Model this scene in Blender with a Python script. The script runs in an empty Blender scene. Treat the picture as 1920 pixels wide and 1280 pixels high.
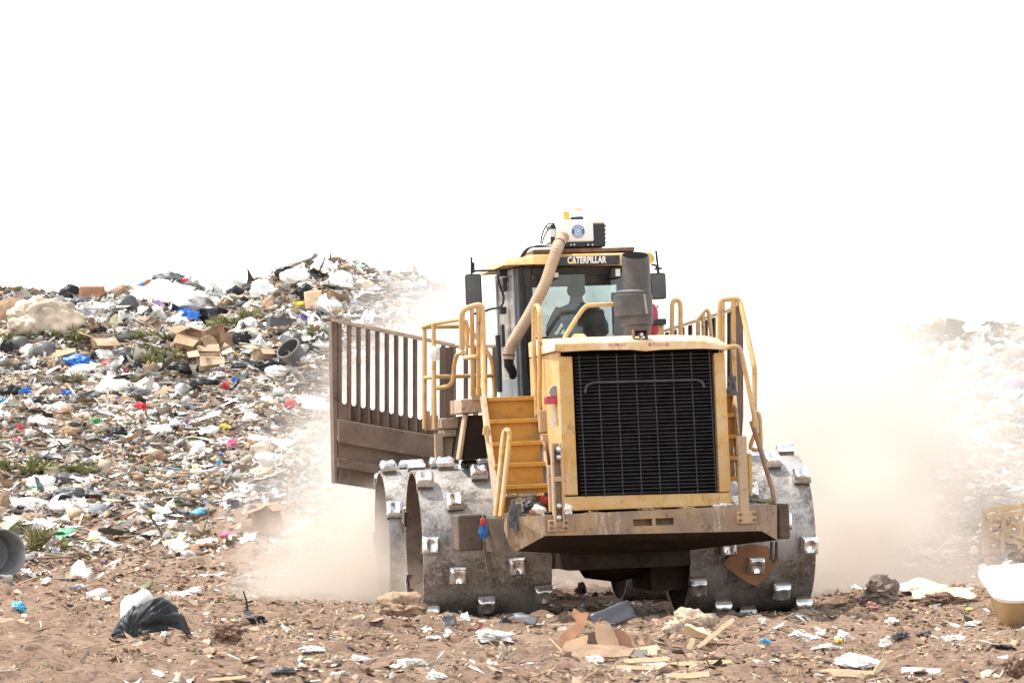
import bpy, bmesh, math, random
import numpy as np
from mathutils import Vector, Matrix, Euler, noise

random.seed(7)
R = math.radians
scene = bpy.context.scene
col = scene.collection

# ------------------------------------------------------------------ camera
H_EYE = 1.585
FPX = 6560.0                       # focal length in photo pixels (1920 wide)
PITCH = math.atan(250.0 / FPX)
cam_d = bpy.data.cameras.new('camera')
cam = bpy.data.objects.new('camera', cam_d)
col.objects.link(cam)
cam_d.sensor_width = 36.0
cam_d.lens = FPX / 1920.0 * 36.0
cam_d.clip_start = 0.5
cam_d.clip_end = 3000.0
cam.location = (0, 0, H_EYE)
cam.rotation_euler = (R(90) + PITCH, 0, 0)
scene.camera = cam
CAMP = Vector((0, 0, H_EYE))
CF = Vector((0, math.cos(PITCH), math.sin(PITCH)))
CU = Vector((0, -math.sin(PITCH), math.cos(PITCH)))
CR = Vector((1, 0, 0))


def ray(u, v):
    return (CF + CR * ((u - 960.0) / FPX) + CU * ((640.0 - v) / FPX)).normalized()


def wpt(u, v, y):
    """world point seen at photo pixel (u, v) at distance y"""
    d = ray(u, v)
    return CAMP + d * (y / d.y)


# ------------------------------------------------------------------ light
world = bpy.data.worlds.new('World')
scene.world = world
world.use_nodes = True
SUN_DIR = Vector((-0.46, 0.10, 0.88)).normalized()
sun_el = math.asin(SUN_DIR.z)
sun_az = math.atan2(SUN_DIR.x, SUN_DIR.y)
nt = world.node_tree
nt.nodes.clear()
sky = nt.nodes.new('ShaderNodeTexSky')
sky.sky_type = 'NISHITA'
sky.sun_disc = False
sky.sun_elevation = sun_el
sky.sun_rotation = sun_az
sky.air_density = 1.2
sky.dust_density = 0.25
sky.ozone_density = 1.0
hs = nt.nodes.new('ShaderNodeHueSaturation')
hs.inputs['Saturation'].default_value = 0.22
bg = nt.nodes.new('ShaderNodeBackground')
bg.inputs['Strength'].default_value = 0.15
wo = nt.nodes.new('ShaderNodeOutputWorld')
nt.links.new(sky.outputs[0], hs.inputs['Color'])
nt.links.new(hs.outputs[0], bg.inputs['Color'])
nt.links.new(bg.outputs[0], wo.inputs['Surface'])

sl = bpy.data.lights.new('sun', 'SUN')
sl.energy = 2.6
sl.angle = R(2)
sl.color = (1.0, 0.93, 0.83)
so = bpy.data.objects.new('sun', sl)
col.objects.link(so)
so.rotation_euler = SUN_DIR.to_track_quat('Z', 'Y').to_euler()
so.location = (0, 0, 30)

scene.view_settings.view_transform = 'Standard'
scene.view_settings.look = 'None'
scene.view_settings.exposure = 1.32
scene.view_settings.gamma = 1.0
scene.render.engine = 'CYCLES'
scene.cycles.volume_bounces = 5
scene.cycles.max_bounces = 12
scene.cycles.transparent_max_bounces = 16
scene.cycles.use_denoising = True
scene.cycles.volume_step_rate = 1.0
scene.cycles.volume_max_steps = 256
scene.cycles.caustics_reflective = False
scene.cycles.caustics_refractive = False

# ------------------------------------------------------------------ materials
MATS = {}


def node_mat(name):
    m = bpy.data.materials.new(name)
    m.use_nodes = True
    t = m.node_tree
    t.nodes.clear()
    out = t.nodes.new('ShaderNodeOutputMaterial')
    p = t.nodes.new('ShaderNodeBsdfPrincipled')
    t.links.new(p.outputs[0], out.inputs['Surface'])
    MATS[name] = m
    return m, t, p


def nnoise(t, scale, detail=6, rough=0.6, coord='Object', stretch=None, dist=0.0):
    tc = t.nodes.new('ShaderNodeTexCoord')
    n = t.nodes.new('ShaderNodeTexNoise')
    n.inputs['Scale'].default_value = scale
    n.inputs['Detail'].default_value = detail
    n.inputs['Roughness'].default_value = rough
    n.inputs['Distortion'].default_value = dist
    src = tc.outputs[coord]
    if stretch:
        mp = t.nodes.new('ShaderNodeMapping')
        mp.inputs['Scale'].default_value = stretch
        t.links.new(src, mp.inputs['Vector'])
        src = mp.outputs[0]
    t.links.new(src, n.inputs['Vector'])
    return n.outputs['Fac']


def ramp(t, fac, stops):
    r = t.nodes.new('ShaderNodeValToRGB')
    e = r.color_ramp.elements
    while len(e) < len(stops):
        e.new(0.5)
    for i, (p, c) in enumerate(stops):
        e[i].position = p
        e[i].color = (c[0], c[1], c[2], 1) if not isinstance(c, (int, float)) else (c, c, c, 1)
    t.links.new(fac, r.inputs['Fac'])
    return r.outputs['Color']


def mix(t, fac, a, b):
    m = t.nodes.new('ShaderNodeMix')
    m.data_type = 'RGBA'
    if isinstance(fac, (int, float)):
        m.inputs[0].default_value = fac
    else:
        t.links.new(fac, m.inputs[0])
    for s, k in ((a, 6), (b, 7)):
        if isinstance(s, tuple):
            m.inputs[k].default_value = (s[0], s[1], s[2], 1)
        else:
            t.links.new(s, m.inputs[k])
    return m.outputs[2]


def bump(t, p, h, strength, dist=0.01):
    b = t.nodes.new('ShaderNodeBump')
    b.inputs['Strength'].default_value = strength
    b.inputs['Distance'].default_value = dist
    t.links.new(h, b.inputs['Height'])
    t.links.new(b.outputs[0], p.inputs['Normal'])


def weathered(name, base, dust, rough=0.5, metal=0.0, amount=(0.45, 0.62), streak=(0.62, 0.72), streak_col=None, scale=2.2, dark=None, bumps=0.15):
    """painted or bare metal with dust clouds, vertical scuffs and grime"""
    m, t, p = node_mat(name)
    a = ramp(t, nnoise(t, scale, 8, 0.65), [(amount[0], 0.0), (amount[1], 1.0)])
    c = mix(t, a, base, dust)
    s = ramp(t, nnoise(t, 9, 7, 0.7, stretch=(1, 1, 0.18)), [(streak[0], 0.0), (streak[1], 1.0)])
    c = mix(t, s, c, streak_col or dust)
    if dark:
        d = ramp(t, nnoise(t, scale * 2.7, 9, 0.72, dist=0.4), [(0.54, 0.0), (0.66, 1.0)])
        c = mix(t, d, c, dark)
    t.links.new(c, p.inputs['Base Color'])
    p.inputs['Metallic'].default_value = metal
    rr = ramp(t, nnoise(t, scale * 3, 5, 0.6), [(0.3, max(rough - 0.15, 0.02)), (0.7, min(rough + 0.2, 1.0))])
    t.links.new(rr, p.inputs['Roughness'])
    bump(t, p, nnoise(t, 22, 6, 0.65), bumps, 0.01)
    return m


def plain(name, c, rough=0.6, metal=0.0, var=0.25, scale=6, bumps=0.1, coord='Object'):
    m, t, p = node_mat(name)
    n = nnoise(t, scale, 6, 0.65, coord)
    k = tuple(x * (1 - var) for x in c)
    l = tuple(min(x * (1 + var), 0.95) for x in c)
    t.links.new(ramp(t, n, [(0.32, k), (0.68, l)]), p.inputs['Base Color'])
    p.inputs['Roughness'].default_value = rough
    p.inputs['Metallic'].default_value = metal
    if bumps:
        bump(t, p, nnoise(t, scale * 4, 5, 0.6, coord), bumps, 0.01)
    return m


TAN = (0.47, 0.35, 0.25)
weathered('yellow_paint', (0.57, 0.32, 0.085), (0.60, 0.45, 0.26), 0.55, amount=(0.40, 0.70), streak=(0.60, 0.68), streak_col=(0.62, 0.50, 0.34), dark=(0.40, 0.22, 0.07))
weathered('yellow_step', (0.47, 0.235, 0.03), (0.46, 0.27, 0.07), 0.55, amount=(0.45, 0.75), streak=(0.66, 0.74), streak_col=(0.5, 0.38, 0.22), dark=(0.33, 0.18, 0.05))
weathered('yellow_rail', (0.57, 0.32, 0.075), (0.52, 0.38, 0.22), 0.6, amount=(0.36, 0.62), streak=(0.58, 0.66), scale=3.5, dark=(0.3, 0.17, 0.07))
weathered('dusty_yellow', (0.46, 0.32, 0.16), (0.42, 0.30, 0.21), 0.75, amount=(0.35, 0.60), dark=(0.22, 0.13, 0.08))
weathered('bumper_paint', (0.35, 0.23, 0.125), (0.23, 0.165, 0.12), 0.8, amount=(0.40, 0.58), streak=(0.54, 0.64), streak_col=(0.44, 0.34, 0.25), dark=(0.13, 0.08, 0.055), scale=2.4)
weathered('brown_steel', (0.11, 0.07, 0.048), (0.21, 0.14, 0.10), 0.7, 0.0, amount=(0.40, 0.72), streak=(0.60, 0.75), dark=(0.075, 0.048, 0.036), scale=1.6)
weathered('mud_steel', (0.095, 0.068, 0.05), (0.19, 0.13, 0.09), 0.75, 0.0, amount=(0.40, 0.75), dark=(0.06, 0.042, 0.032), scale=3)
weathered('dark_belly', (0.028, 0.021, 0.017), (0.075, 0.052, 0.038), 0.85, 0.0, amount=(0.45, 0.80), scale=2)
weathered('tan_dust_paint', (0.40, 0.28, 0.19), (0.48, 0.36, 0.26), 0.8, amount=(0.40, 0.65), dark=(0.22, 0.14, 0.09), scale=3)
weathered('hood_dust_highlight', (0.62, 0.36, 0.11), (0.78, 0.66, 0.50), 0.6, amount=(0.36, 0.60), streak=(0.55, 0.66), streak_col=(0.75, 0.62, 0.45), scale=1.6, dark=(0.5, 0.3, 0.12))  # dusty yellow, made paler to paint in the bright highlight on top
plain('black_plastic', (0.020, 0.020, 0.022), 0.5, 0, 0.35, 8)
plain('cab_grey', (0.034, 0.035, 0.041), 0.55, 0, 0.4, 5)
plain('cab_grey_light', (0.20, 0.205, 0.22), 0.5, 0, 0.25, 4)
plain('white_enamel', (0.82, 0.81, 0.79), 0.45, 0, 0.06, 4, 0.03)
plain('muffler', (0.078, 0.072, 0.07), 0.55, 0.3, 0.3, 5)
plain('soot', (0.006, 0.006, 0.006), 0.95, 0, 0.3, 5)
plain('hose', (0.40, 0.29, 0.20), 0.7, 0, 0.2, 3)
plain('rubber', (0.014, 0.014, 0.015), 0.7, 0, 0.4, 9)
plain('chrome_wire', (0.055, 0.055, 0.06), 0.55, 0.3, 0.4, 9)
plain('dark_core', (0.004, 0.004, 0.0045), 0.8, 0, 0.5, 3)
plain('fan_grey', (0.0055, 0.005, 0.005), 0.7, 0, 0.5, 3)
plain('bare_steel', (0.55, 0.55, 0.55), 0.35, 0.8, 0.2, 9)
plain('red_paint', (0.48, 0.04, 0.06), 0.5, 0, 0.25, 8)
plain('red_lens', (0.42, 0.03, 0.08), 0.25, 0, 0.25, 8, 0)
plain('orange_lens', (0.72, 0.33, 0.05), 0.3, 0, 0.2, 12, 0)
plain('clear_lens', (0.78, 0.78, 0.75), 0.25, 0, 0.1, 12, 0)
plain('lamp_white', (0.72, 0.70, 0.62), 0.3, 0, 0.1, 12, 0)
plain('letter_white', (0.80, 0.79, 0.76), 0.5, 0, 0.08, 30, 0)
plain('letter_yellow', (0.75, 0.50, 0.06), 0.5, 0, 0.1, 30, 0)
plain('logo_blue', (0.045, 0.16, 0.36), 0.5, 0, 0.12, 30, 0)
plain('logo_grey', (0.30, 0.31, 0.32), 0.5, 0, 0.15, 30, 0)
plain('skin', (0.30, 0.17, 0.11), 0.55, 0, 0.1, 20, 0)
plain('shirt_blue', (0.20, 0.36, 0.52), 0.85, 0, 0.2, 12, 0.2)
plain('hair_dark', (0.03, 0.025, 0.022), 0.8, 0, 0.4, 40, 0.3)
plain('trouser', (0.04, 0.045, 0.06), 0.9, 0, 0.3, 12, 0.2)
plain('cap_grey', (0.09, 0.09, 0.10), 0.8, 0, 0.2, 25, 0.2)
plain('rust_brown', (0.16, 0.085, 0.055), 0.8, 0.1, 0.4, 7)

# drum steel: worn bright plate, blotched with dried mud
m, t, p = node_mat('drum_steel')
blot = ramp(t, nnoise(t, 3.0, 9, 0.72), [(0.44, 0.0), (0.60, 1.0)])
fine = ramp(t, nnoise(t, 30, 6, 0.7), [(0.50, 0.0), (0.64, 1.0)])
c = mix(t, blot, (0.42, 0.40, 0.38), (0.17, 0.14, 0.12))
c = mix(t, fine, c, (0.50, 0.49, 0.48))
mud = ramp(t, nnoise(t, 3.2, 9, 0.75, dist=0.6), [(0.53, 0.0), (0.66, 1.0)])
c = mix(t, mud, c, (0.12, 0.08, 0.055))
t.links.new(c, p.inputs['Base Color'])
mm = ramp(t, mud, [(0.2, 0.65), (0.8, 0.05)])
t.links.new(mm, p.inputs['Metallic'])
t.links.new(ramp(t, nnoise(t, 12, 6, 0.7), [(0.3, 0.42), (0.7, 0.66)]), p.inputs['Roughness'])
bump(t, p, nnoise(t, 26, 7, 0.7), 0.25, 0.012)

# polished tooth caps
m, t, p = node_mat('tooth_cap')
t.links.new(ramp(t, nnoise(t, 14, 6, 0.65), [(0.35, (0.62, 0.62, 0.62)), (0.62, (0.86, 0.86, 0.85))]), p.inputs['Base Color'])
p.inputs['Metallic'].default_value = 0.9
t.links.new(ramp(t, nnoise(t, 10, 4, 0.6), [(0.35, 0.22), (0.7, 0.42)]), p.inputs['Roughness'])
plain('tooth_base', (0.17, 0.125, 0.095), 0.7, 0.2, 0.4, 14, 0.3)

# glass of the cab: tinted, mostly see-through, reflecting
m = bpy.data.materials.new('cab_glass')
MATS['cab_glass'] = m
m.use_nodes = True
t = m.node_tree
t.nodes.clear()
out = t.nodes.new('ShaderNodeOutputMaterial')
tr = t.nodes.new('ShaderNodeBsdfTransparent')
tr.inputs['Color'].default_value = (0.75, 0.80, 0.80, 1)
gl = t.nodes.new('ShaderNodeBsdfGlossy')
gl.inputs['Roughness'].default_value = 0.03
df = t.nodes.new('ShaderNodeBsdfDiffuse')
df.inputs['Color'].default_value = (0.5, 0.47, 0.42, 1)
fr = t.nodes.new('ShaderNodeFresnel')
fr.inputs['IOR'].default_value = 1.5
m1 = t.nodes.new('ShaderNodeMixShader')
t.links.new(fr.outputs[0], m1.inputs[0])
t.links.new(tr.outputs[0], m1.inputs[1])
t.links.new(gl.outputs[0], m1.inputs[2])
m2 = t.nodes.new('ShaderNodeMixShader')
t.links.new(ramp(t, nnoise(t, 4, 8, 0.7), [(0.45, 0.02), (0.75, 0.14)]), m2.inputs[0])
t.links.new(m1.outputs[0], m2.inputs[1])
t.links.new(df.outputs[0], m2.inputs[2])
t.links.new(m2.outputs[0], out.inputs['Surface'])

# the same glass thick with dust, for the door
dg = m.copy()
dg.name = 'dusty_glass'
MATS['dusty_glass'] = dg
for nd in dg.node_tree.nodes:
    if nd.type == 'VALTORGB':
        for el, vv in zip(nd.color_ramp.elements, (0.45, 0.75)):
            el.color = (vv, vv, vv, 1)

# mirror
m, t, p = node_mat('mirror_face')
p.inputs['Base Color'].default_value = (0.05, 0.055, 0.06, 1)
t.links.new(ramp(t, nnoise(t, 5, 6, 0.6), [(0.3, (0.055, 0.06, 0.062)), (0.7, (0.10, 0.105, 0.10))]), p.inputs['Base Color'])
p.inputs['Roughness'].default_value = 0.35

# worn red warning stripe on the hood: letters rubbed into ragged bars
m, t, p = node_mat('worn_red_decal')
w = ramp(t, nnoise(t, 24, 5, 0.8, stretch=(2.2, 1, 0.35)), [(0.47, 0.0), (0.53, 1.0)])
t.links.new(mix(t, w, (0.50, 0.06, 0.08), (0.62, 0.44, 0.26)), p.inputs['Base Color'])
p.inputs['Roughness'].default_value = 0.6

# vertex-coloured litter
for nm, rg in (('litter', 0.6), ('litter_matte', 0.85)):
    m, t, p = node_mat(nm)
    at = t.nodes.new('ShaderNodeAttribute')
    at.attribute_name = 'Col'
    n = ramp(t, nnoise(t, 14, 5, 0.65), [(0.3, 0.72), (0.7, 1.0)])
    mu = t.nodes.new('ShaderNodeMix')
    mu.data_type = 'RGBA'
    mu.blend_type = 'MULTIPLY'
    mu.inputs[0].default_value = 1.0
    t.links.new(at.outputs['Color'], mu.inputs[6])
    t.links.new(n, mu.inputs[7])
    t.links.new(mu.outputs[2], p.inputs['Base Color'])
    p.inputs['Roughness'].default_value = rg

# earth
m, t, p = node_mat('earth')
c = ramp(t, nnoise(t, 0.55, 9, 0.7), [(0.30, (0.27, 0.158, 0.10)), (0.46, (0.43, 0.265, 0.172)), (0.60, (0.53, 0.355, 0.245)), (0.78, (0.34, 0.205, 0.135))])
d = ramp(t, nnoise(t, 7, 9, 0.75, stretch=(1, 0.5, 1)), [(0.50, 0.0), (0.66, 1.0)])
c = mix(t, d, c, (0.17, 0.105, 0.07))
e = ramp(t, nnoise(t, 34, 8, 0.8), [(0.54, 0.0), (0.64, 1.0)])
c = mix(t, e, c, (0.58, 0.46, 0.35))
f = ramp(t, nnoise(t, 13, 9, 0.8, stretch=(0.5, 1.6, 1)), [(0.51, 0.0), (0.63, 1.0)])
c = mix(t, f, c, (0.13, 0.08, 0.055))
# trodden rubbish between the loose pieces on the slopes
vo = t.nodes.new('ShaderNodeTexVoronoi')
vo.inputs['Scale'].default_value = 11
tc = t.nodes.new('ShaderNodeTexCoord')
mp = t.nodes.new('ShaderNodeMapping')
mp.inputs['Scale'].default_value = (1, 0.8, 2.2)
t.links.new(tc.outputs['Object'], mp.inputs['Vector'])
t.links.new(mp.outputs[0], vo.inputs['Vector'])
sx = t.nodes.new('ShaderNodeSeparateColor')
t.links.new(vo.outputs['Color'], sx.inputs[0])
mush = ramp(t, sx.outputs[0], [(0.0, (0.10, 0.07, 0.055)), (0.18, (0.30, 0.21, 0.14)), (0.36, (0.46, 0.35, 0.25)), (0.52, (0.62, 0.56, 0.50)), (0.70, (0.70, 0.68, 0.65)), (0.92, (0.28, 0.26, 0.25))])
ag = t.nodes.new('ShaderNodeAttribute')
ag.attribute_name = 'mush'
mk = t.nodes.new('ShaderNodeMath')
mk.operation = 'MULTIPLY'
t.links.new(ag.outputs['Fac'], mk.inputs[0])
t.links.new(ramp(t, nnoise(t, 6, 7, 0.7), [(0.40, 0.0), (0.56, 1.0)]), mk.inputs[1])
c = mix(t, mk.outputs[0], c, mush)
t.links.new(c, p.inputs['Base Color'])
p.inputs['Roughness'].default_value = 0.95
bump(t, p, nnoise(t, 14, 10, 0.8), 1.0, 0.10)


def M(n):
    return MATS[n]


def item_mat(name, c, rough=0.55, var=0.18, scale=9, bumps=0.35):
    if name not in MATS:
        plain(name, c, rough, 0, var, scale, bumps)
    return MATS[name]


item_mat('black_film', (0.016, 0.016, 0.018), 0.34, 0.4, 7, 0.5)
for _q in ('dark_core', 'fan_grey', 'dark_belly', 'soot'):
    for _n in MATS[_q].node_tree.nodes:
        if _n.type == 'BSDF_PRINCIPLED':
            _n.inputs['Specular IOR Level'].default_value = 0.06
for _n in MATS['black_film'].node_tree.nodes:
    if _n.type == 'BSDF_PRINCIPLED':
        _n.inputs['Specular IOR Level'].default_value = 0.22
item_mat('grey_film', (0.075, 0.075, 0.08), 0.4, 0.35, 7, 0.5)
item_mat('white_film', (0.78, 0.77, 0.74), 0.45, 0.1, 7, 0.4)
item_mat('dirty_white', (0.52, 0.42, 0.32), 0.7, 0.55, 2.2, 0.5)
item_mat('card', (0.36, 0.23, 0.14), 0.85, 0.3, 5, 0.15)
item_mat('card_light', (0.47, 0.335, 0.22), 0.85, 0.25, 5, 0.15)
item_mat('card_orange', (0.31, 0.155, 0.085), 0.85, 0.28, 5, 0.15)
item_mat('raw_wood', (0.55, 0.40, 0.25), 0.8, 0.2, 9, 0.3)
item_mat('old_wood', (0.27, 0.175, 0.11), 0.85, 0.3, 9, 0.3)
item_mat('blue_film', (0.03, 0.17, 0.55), 0.4, 0.25, 6, 0.4)
item_mat('red_film', (0.55, 0.05, 0.06), 0.45, 0.25, 6, 0.4)
item_mat('yellow_film', (0.72, 0.56, 0.08), 0.45, 0.2, 6, 0.4)
item_mat('pink_film', (0.70, 0.13, 0.30), 0.45, 0.2, 6, 0.4)
item_mat('green_film', (0.12, 0.42, 0.19), 0.45, 0.2, 6, 0.4)
item_mat('purple_film', (0.13, 0.06, 0.26), 0.45, 0.2, 6, 0.4)
item_mat('cyan_film', (0.10, 0.40, 0.60), 0.45, 0.2, 6, 0.4)
item_mat('leaf', (0.16, 0.19, 0.06), 0.7, 0.45, 3, 0)
item_mat('leaf_dry', (0.26, 0.23, 0.10), 0.75, 0.4, 3, 0)
item_mat('twig', (0.14, 0.09, 0.06), 0.85, 0.3, 9, 0.2)
item_mat('grey_plastic', (0.085, 0.083, 0.08), 0.5, 0.25, 5, 0.2)
item_mat('galvanised', (0.24, 0.245, 0.25), 0.5, 0.25, 5, 0.1)
item_mat('cream_plastic', (0.62, 0.44, 0.235), 0.45, 0.08, 4, 0.05)
item_mat('dark_slab', (0.05, 0.05, 0.057), 0.45, 0.3, 9, 0.15)
item_mat('dull_pink', (0.52, 0.30, 0.25), 0.8, 0.3, 9, 0.4)
item_mat('tan_soil', (0.36, 0.25, 0.17), 0.95, 0.4, 14, 0.9)
item_mat('dusty_mound', (0.20, 0.155, 0.13), 0.95, 0.4, 10, 0.8)
item_mat('foam', (0.43, 0.33, 0.24), 0.95, 0.45, 14, 0.8)
item_mat('root_mass', (0.20, 0.125, 0.085), 0.95, 0.4, 14, 0.8)
item_mat('khaki', (0.30, 0.26, 0.14), 0.8, 0.3, 8, 0.3)
# ------------------------------------------------------------------ numpy noise
def _hash(ix, iy, s):
    n = (ix.astype(np.int64) * 374761393 + iy.astype(np.int64) * 668265263 + s * 1442695041) & 0xffffffff
    n = ((n ^ (n >> 13)) * 1274126177) & 0xffffffff
    n = n ^ (n >> 16)
    return (n & 0xffffff) / float(0xffffff)


def vn(x, y, s=0):
    ix = np.floor(x)
    iy = np.floor(y)
    fx = x - ix
    fy = y - iy
    fx = fx * fx * (3 - 2 * fx)
    fy = fy * fy * (3 - 2 * fy)
    a = _hash(ix, iy, s)
    b = _hash(ix + 1, iy, s)
    c = _hash(ix, iy + 1, s)
    d = _hash(ix + 1, iy + 1, s)
    return (a + (b - a) * fx) * (1 - fy) + (c + (d - c) * fx) * fy - 0.5


def fbm(x, y, s=0, o=4):
    r = 0
    a = 1.0
    for i in range(o):
        r = r + a * vn(x * 2 ** i + 17.3 * i, y * 2 ** i - 9.1 * i, s + i)
        a *= 0.5
    return r


YC = 74.0
CREST_U = np.array([-1500, -600, -200, 0, 60, 130, 200, 250, 320, 400, 470, 545, 620, 700, 760, 830, 900, 1000, 1200, 1400, 1600, 1750, 1850, 1920, 2100, 2600, 3400])
CREST_V = np.array([800, 650, 578, 566, 558, 564, 566, 558, 534, 560, 542, 498, 500, 512, 522, 545, 565, 600, 640, 636, 626, 622, 622, 628, 644, 720, 830])
CREST_X = (CREST_U - 960.0) / FPX * YC
CREST_Z = H_EYE + (890.0 - CREST_V) / FPX * YC


def slope_s(x, y):
    yf = np.interp(x, [-20, -8, -3.5, -1, 4, 7, 14], [43, 44, 46, 50, 52, 47, 45])
    return (y - yf) / (YC - yf)


def hgt(x, y):
    x = np.asarray(x, float)
    y = np.asarray(y, float)
    s = slope_s(x, y)
    zc = np.interp(x * YC / np.clip(y, 50, 90) * 0.5 + x * 0.5, CREST_X, CREST_Z)
    sc = np.clip(s, 0, 1)
    z = zc * (sc ** 1.35)
    z = np.where(s > 1, zc - 0.16 * (y - YC), z)
    z = np.maximum(z, 0)
    w = np.clip(sc * 3, 0, 1)
    z = z + w * (np.where(x > 3, 0.3, 0.55) * fbm(x * 0.33, y * 0.30, 11, 3) + 0.28 * fbm(x * 1.1, y * 0.9, 21, 3))
    # churned soil in the flat part
    f = 1 - w * 0.5
    near = np.clip((y - 6) / 10, 0, 1) * np.clip((160 - y) / 80, 0, 1)
    track = np.clip(1 - np.abs(y - 32) / 9, 0, 1)
    z = z + near * f * (0.10 * fbm(x * 0.45, y * 0.5, 31, 3) + 0.085 * fbm(x * 1.6, y * 1.3, 41, 4) + 0.15 * np.abs(fbm(x * 3.2, y * 2.6, 51, 3)) + 0.06 * fbm(x * 7.0, y * 5, 57, 2) + 0.11 * track * vn(x * 0.30, y * 1.7, 61))
    # spoil ridge on the far right and the rolled strip under the machine
    z = z + 0.16 * np.exp(-((x - 4.9) / 1.3) ** 2 - ((y - 42.2) / 1.1) ** 2)
    z = z + 0.05 * np.clip((x - 1) / 3, 0, 1) * np.exp(-((y - 41) / 4) ** 2)
    flat = np.exp(-(np.clip(np.abs(x - 0.9) - 2.2, 0, 9) / 0.5) ** 2) * np.exp(-(np.clip(np.abs(y - 42.3) - 2.6, 0, 9) / 0.5) ** 2)
    z = z * (1 - 0.6 * flat)
    return z


def h1(x, y):
    return float(hgt(np.array([x]), np.array([y]))[0])


_T = np.concatenate([np.arange(18, 50, 0.02), np.arange(50, 130, 0.05)])


def ground_at(u, v):
    """first point of the terrain met by the sight line through photo pixel (u, v)"""
    d = ray(u, v)
    k = _T / d.y
    x = d.x * k
    z = H_EYE + d.z * k
    hit = np.nonzero(z <= hgt(x, _T))[0]
    i = hit[0] if len(hit) else int(np.argmin(np.abs(_T - YC)))
    return Vector((x[i], _T[i], float(hgt(x[i:i + 1], _T[i:i + 1])[0])))


def tag(o, label=None, cat=None, group=None, kind=None):
    if label:
        o['label'] = label
    if cat:
        o['category'] = cat
    if group:
        o['group'] = group
    if kind:
        o['kind'] = kind
    return o


def np_mesh(name, V, F, mat, colors=None, smooth=False, parent=None):
    """V (n,3), F (m,k) faces of one size"""
    me = bpy.data.meshes.new(name)
    n, mfa, k = len(V), len(F), F.shape[1]
    me.vertices.add(n)
    me.vertices.foreach_set('co', np.ascontiguousarray(V, np.float32).ravel())
    me.loops.add(mfa * k)
    me.loops.foreach_set('vertex_index', np.ascontiguousarray(F, np.int32).ravel())
    me.polygons.add(mfa)
    me.polygons.foreach_set('loop_start', np.arange(0, mfa * k, k, dtype=np.int32))
    me.polygons.foreach_set('loop_total', np.full(mfa, k, np.int32))
    if smooth:
        me.polygons.foreach_set('use_smooth', np.ones(mfa, bool))
    me.update(calc_edges=True)
    if colors is not None:
        a = me.color_attributes.new('Col', 'FLOAT_COLOR', 'POINT')
        a.data.foreach_set('color', np.ascontiguousarray(np.c_[colors, np.ones(n)], np.float32).ravel())
    me.materials.append(mat)
    o = bpy.data.objects.new(name, me)
    col.objects.link(o)
    o.parent = parent
    return o


# ------------------------------------------------------------------ scattered rubbish too much to count
rng = np.random.default_rng(5)


def ico(sub, seed, amp, sq=1.0):
    bm = bmesh.new()
    bmesh.ops.create_icosphere(bm, subdivisions=sub, radius=0.5)
    r = random.Random(seed)
    off = Vector((r.uniform(-50, 50), r.uniform(-50, 50), r.uniform(-50, 50)))
    for v in bm.verts:
        d = 1 + amp * noise.noise(v.co * 3.1 + off) * 1.6 + amp * 0.9 * noise.noise(v.co * 7 + off)
        v.co *= d
        v.co.z *= sq
    V = np.array([v.co[:] for v in bm.verts])
    F = np.array([[v.index for v in f.verts] for f in bm.faces])
    bm.free()
    return V, F


def sheet_t(seed, n=5):
    r = np.random.default_rng(seed)
    a = np.linspace(-0.5, 0.5, n)
    x, y = np.meshgrid(a, a)
    z = 0.22 * fbm(x * 2.2 + seed * 3.1, y * 2.2, seed, 3) + 0.35 * (x * np.cos(seed)) ** 2 + 0.25 * x * y
    x = x + 0.12 * r.standard_normal(x.shape) * (np.abs(x) > .4)
    y = y + 0.12 * r.standard_normal(x.shape) * (np.abs(y) > .4)
    I = np.arange(n * n).reshape(n, n)
    F = np.stack([I[:-1, :-1], I[:-1, 1:], I[1:, 1:], I[1:, :-1]], -1).reshape(-1, 4)
    return np.c_[x.ravel(), y.ravel(), z.ravel()], F


def box_t(taper=1.0):
    V = np.array([[sx * 0.5 * (taper if sz > 0 else 1), sy * 0.5, sz * 0.5] for sz in (-1, 1) for sy in (-1, 1) for sx in (-1, 1)], float)
    F = np.array([[0, 2, 3, 1], [4, 5, 7, 6], [0, 1, 5, 4], [2, 6, 7, 3], [0, 4, 6, 2], [1, 3, 7, 5]])
    return V, F


def rot_mats(n, tilt):
    a = rng.uniform(0, 2 * np.pi, n)
    b = rng.normal(0, tilt, n)
    c = rng.normal(0, tilt, n)
    ca, sa, cb, sb, cc, sc = np.cos(a), np.sin(a), np.cos(b), np.sin(b), np.cos(c), np.sin(c)
    z = np.zeros(n)
    o = np.ones(n)
    Rz = np.stack([ca, -sa, z, sa, ca, z, z, z, o], -1).reshape(n, 3, 3)
    Rx = np.stack([o, z, z, z, cb, -sb, z, sb, cb], -1).reshape(n, 3, 3)
    Ry = np.stack([cc, z, sc, z, o, z, -sc, z, cc], -1).reshape(n, 3, 3)
    return Rz @ Rx @ Ry


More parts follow.
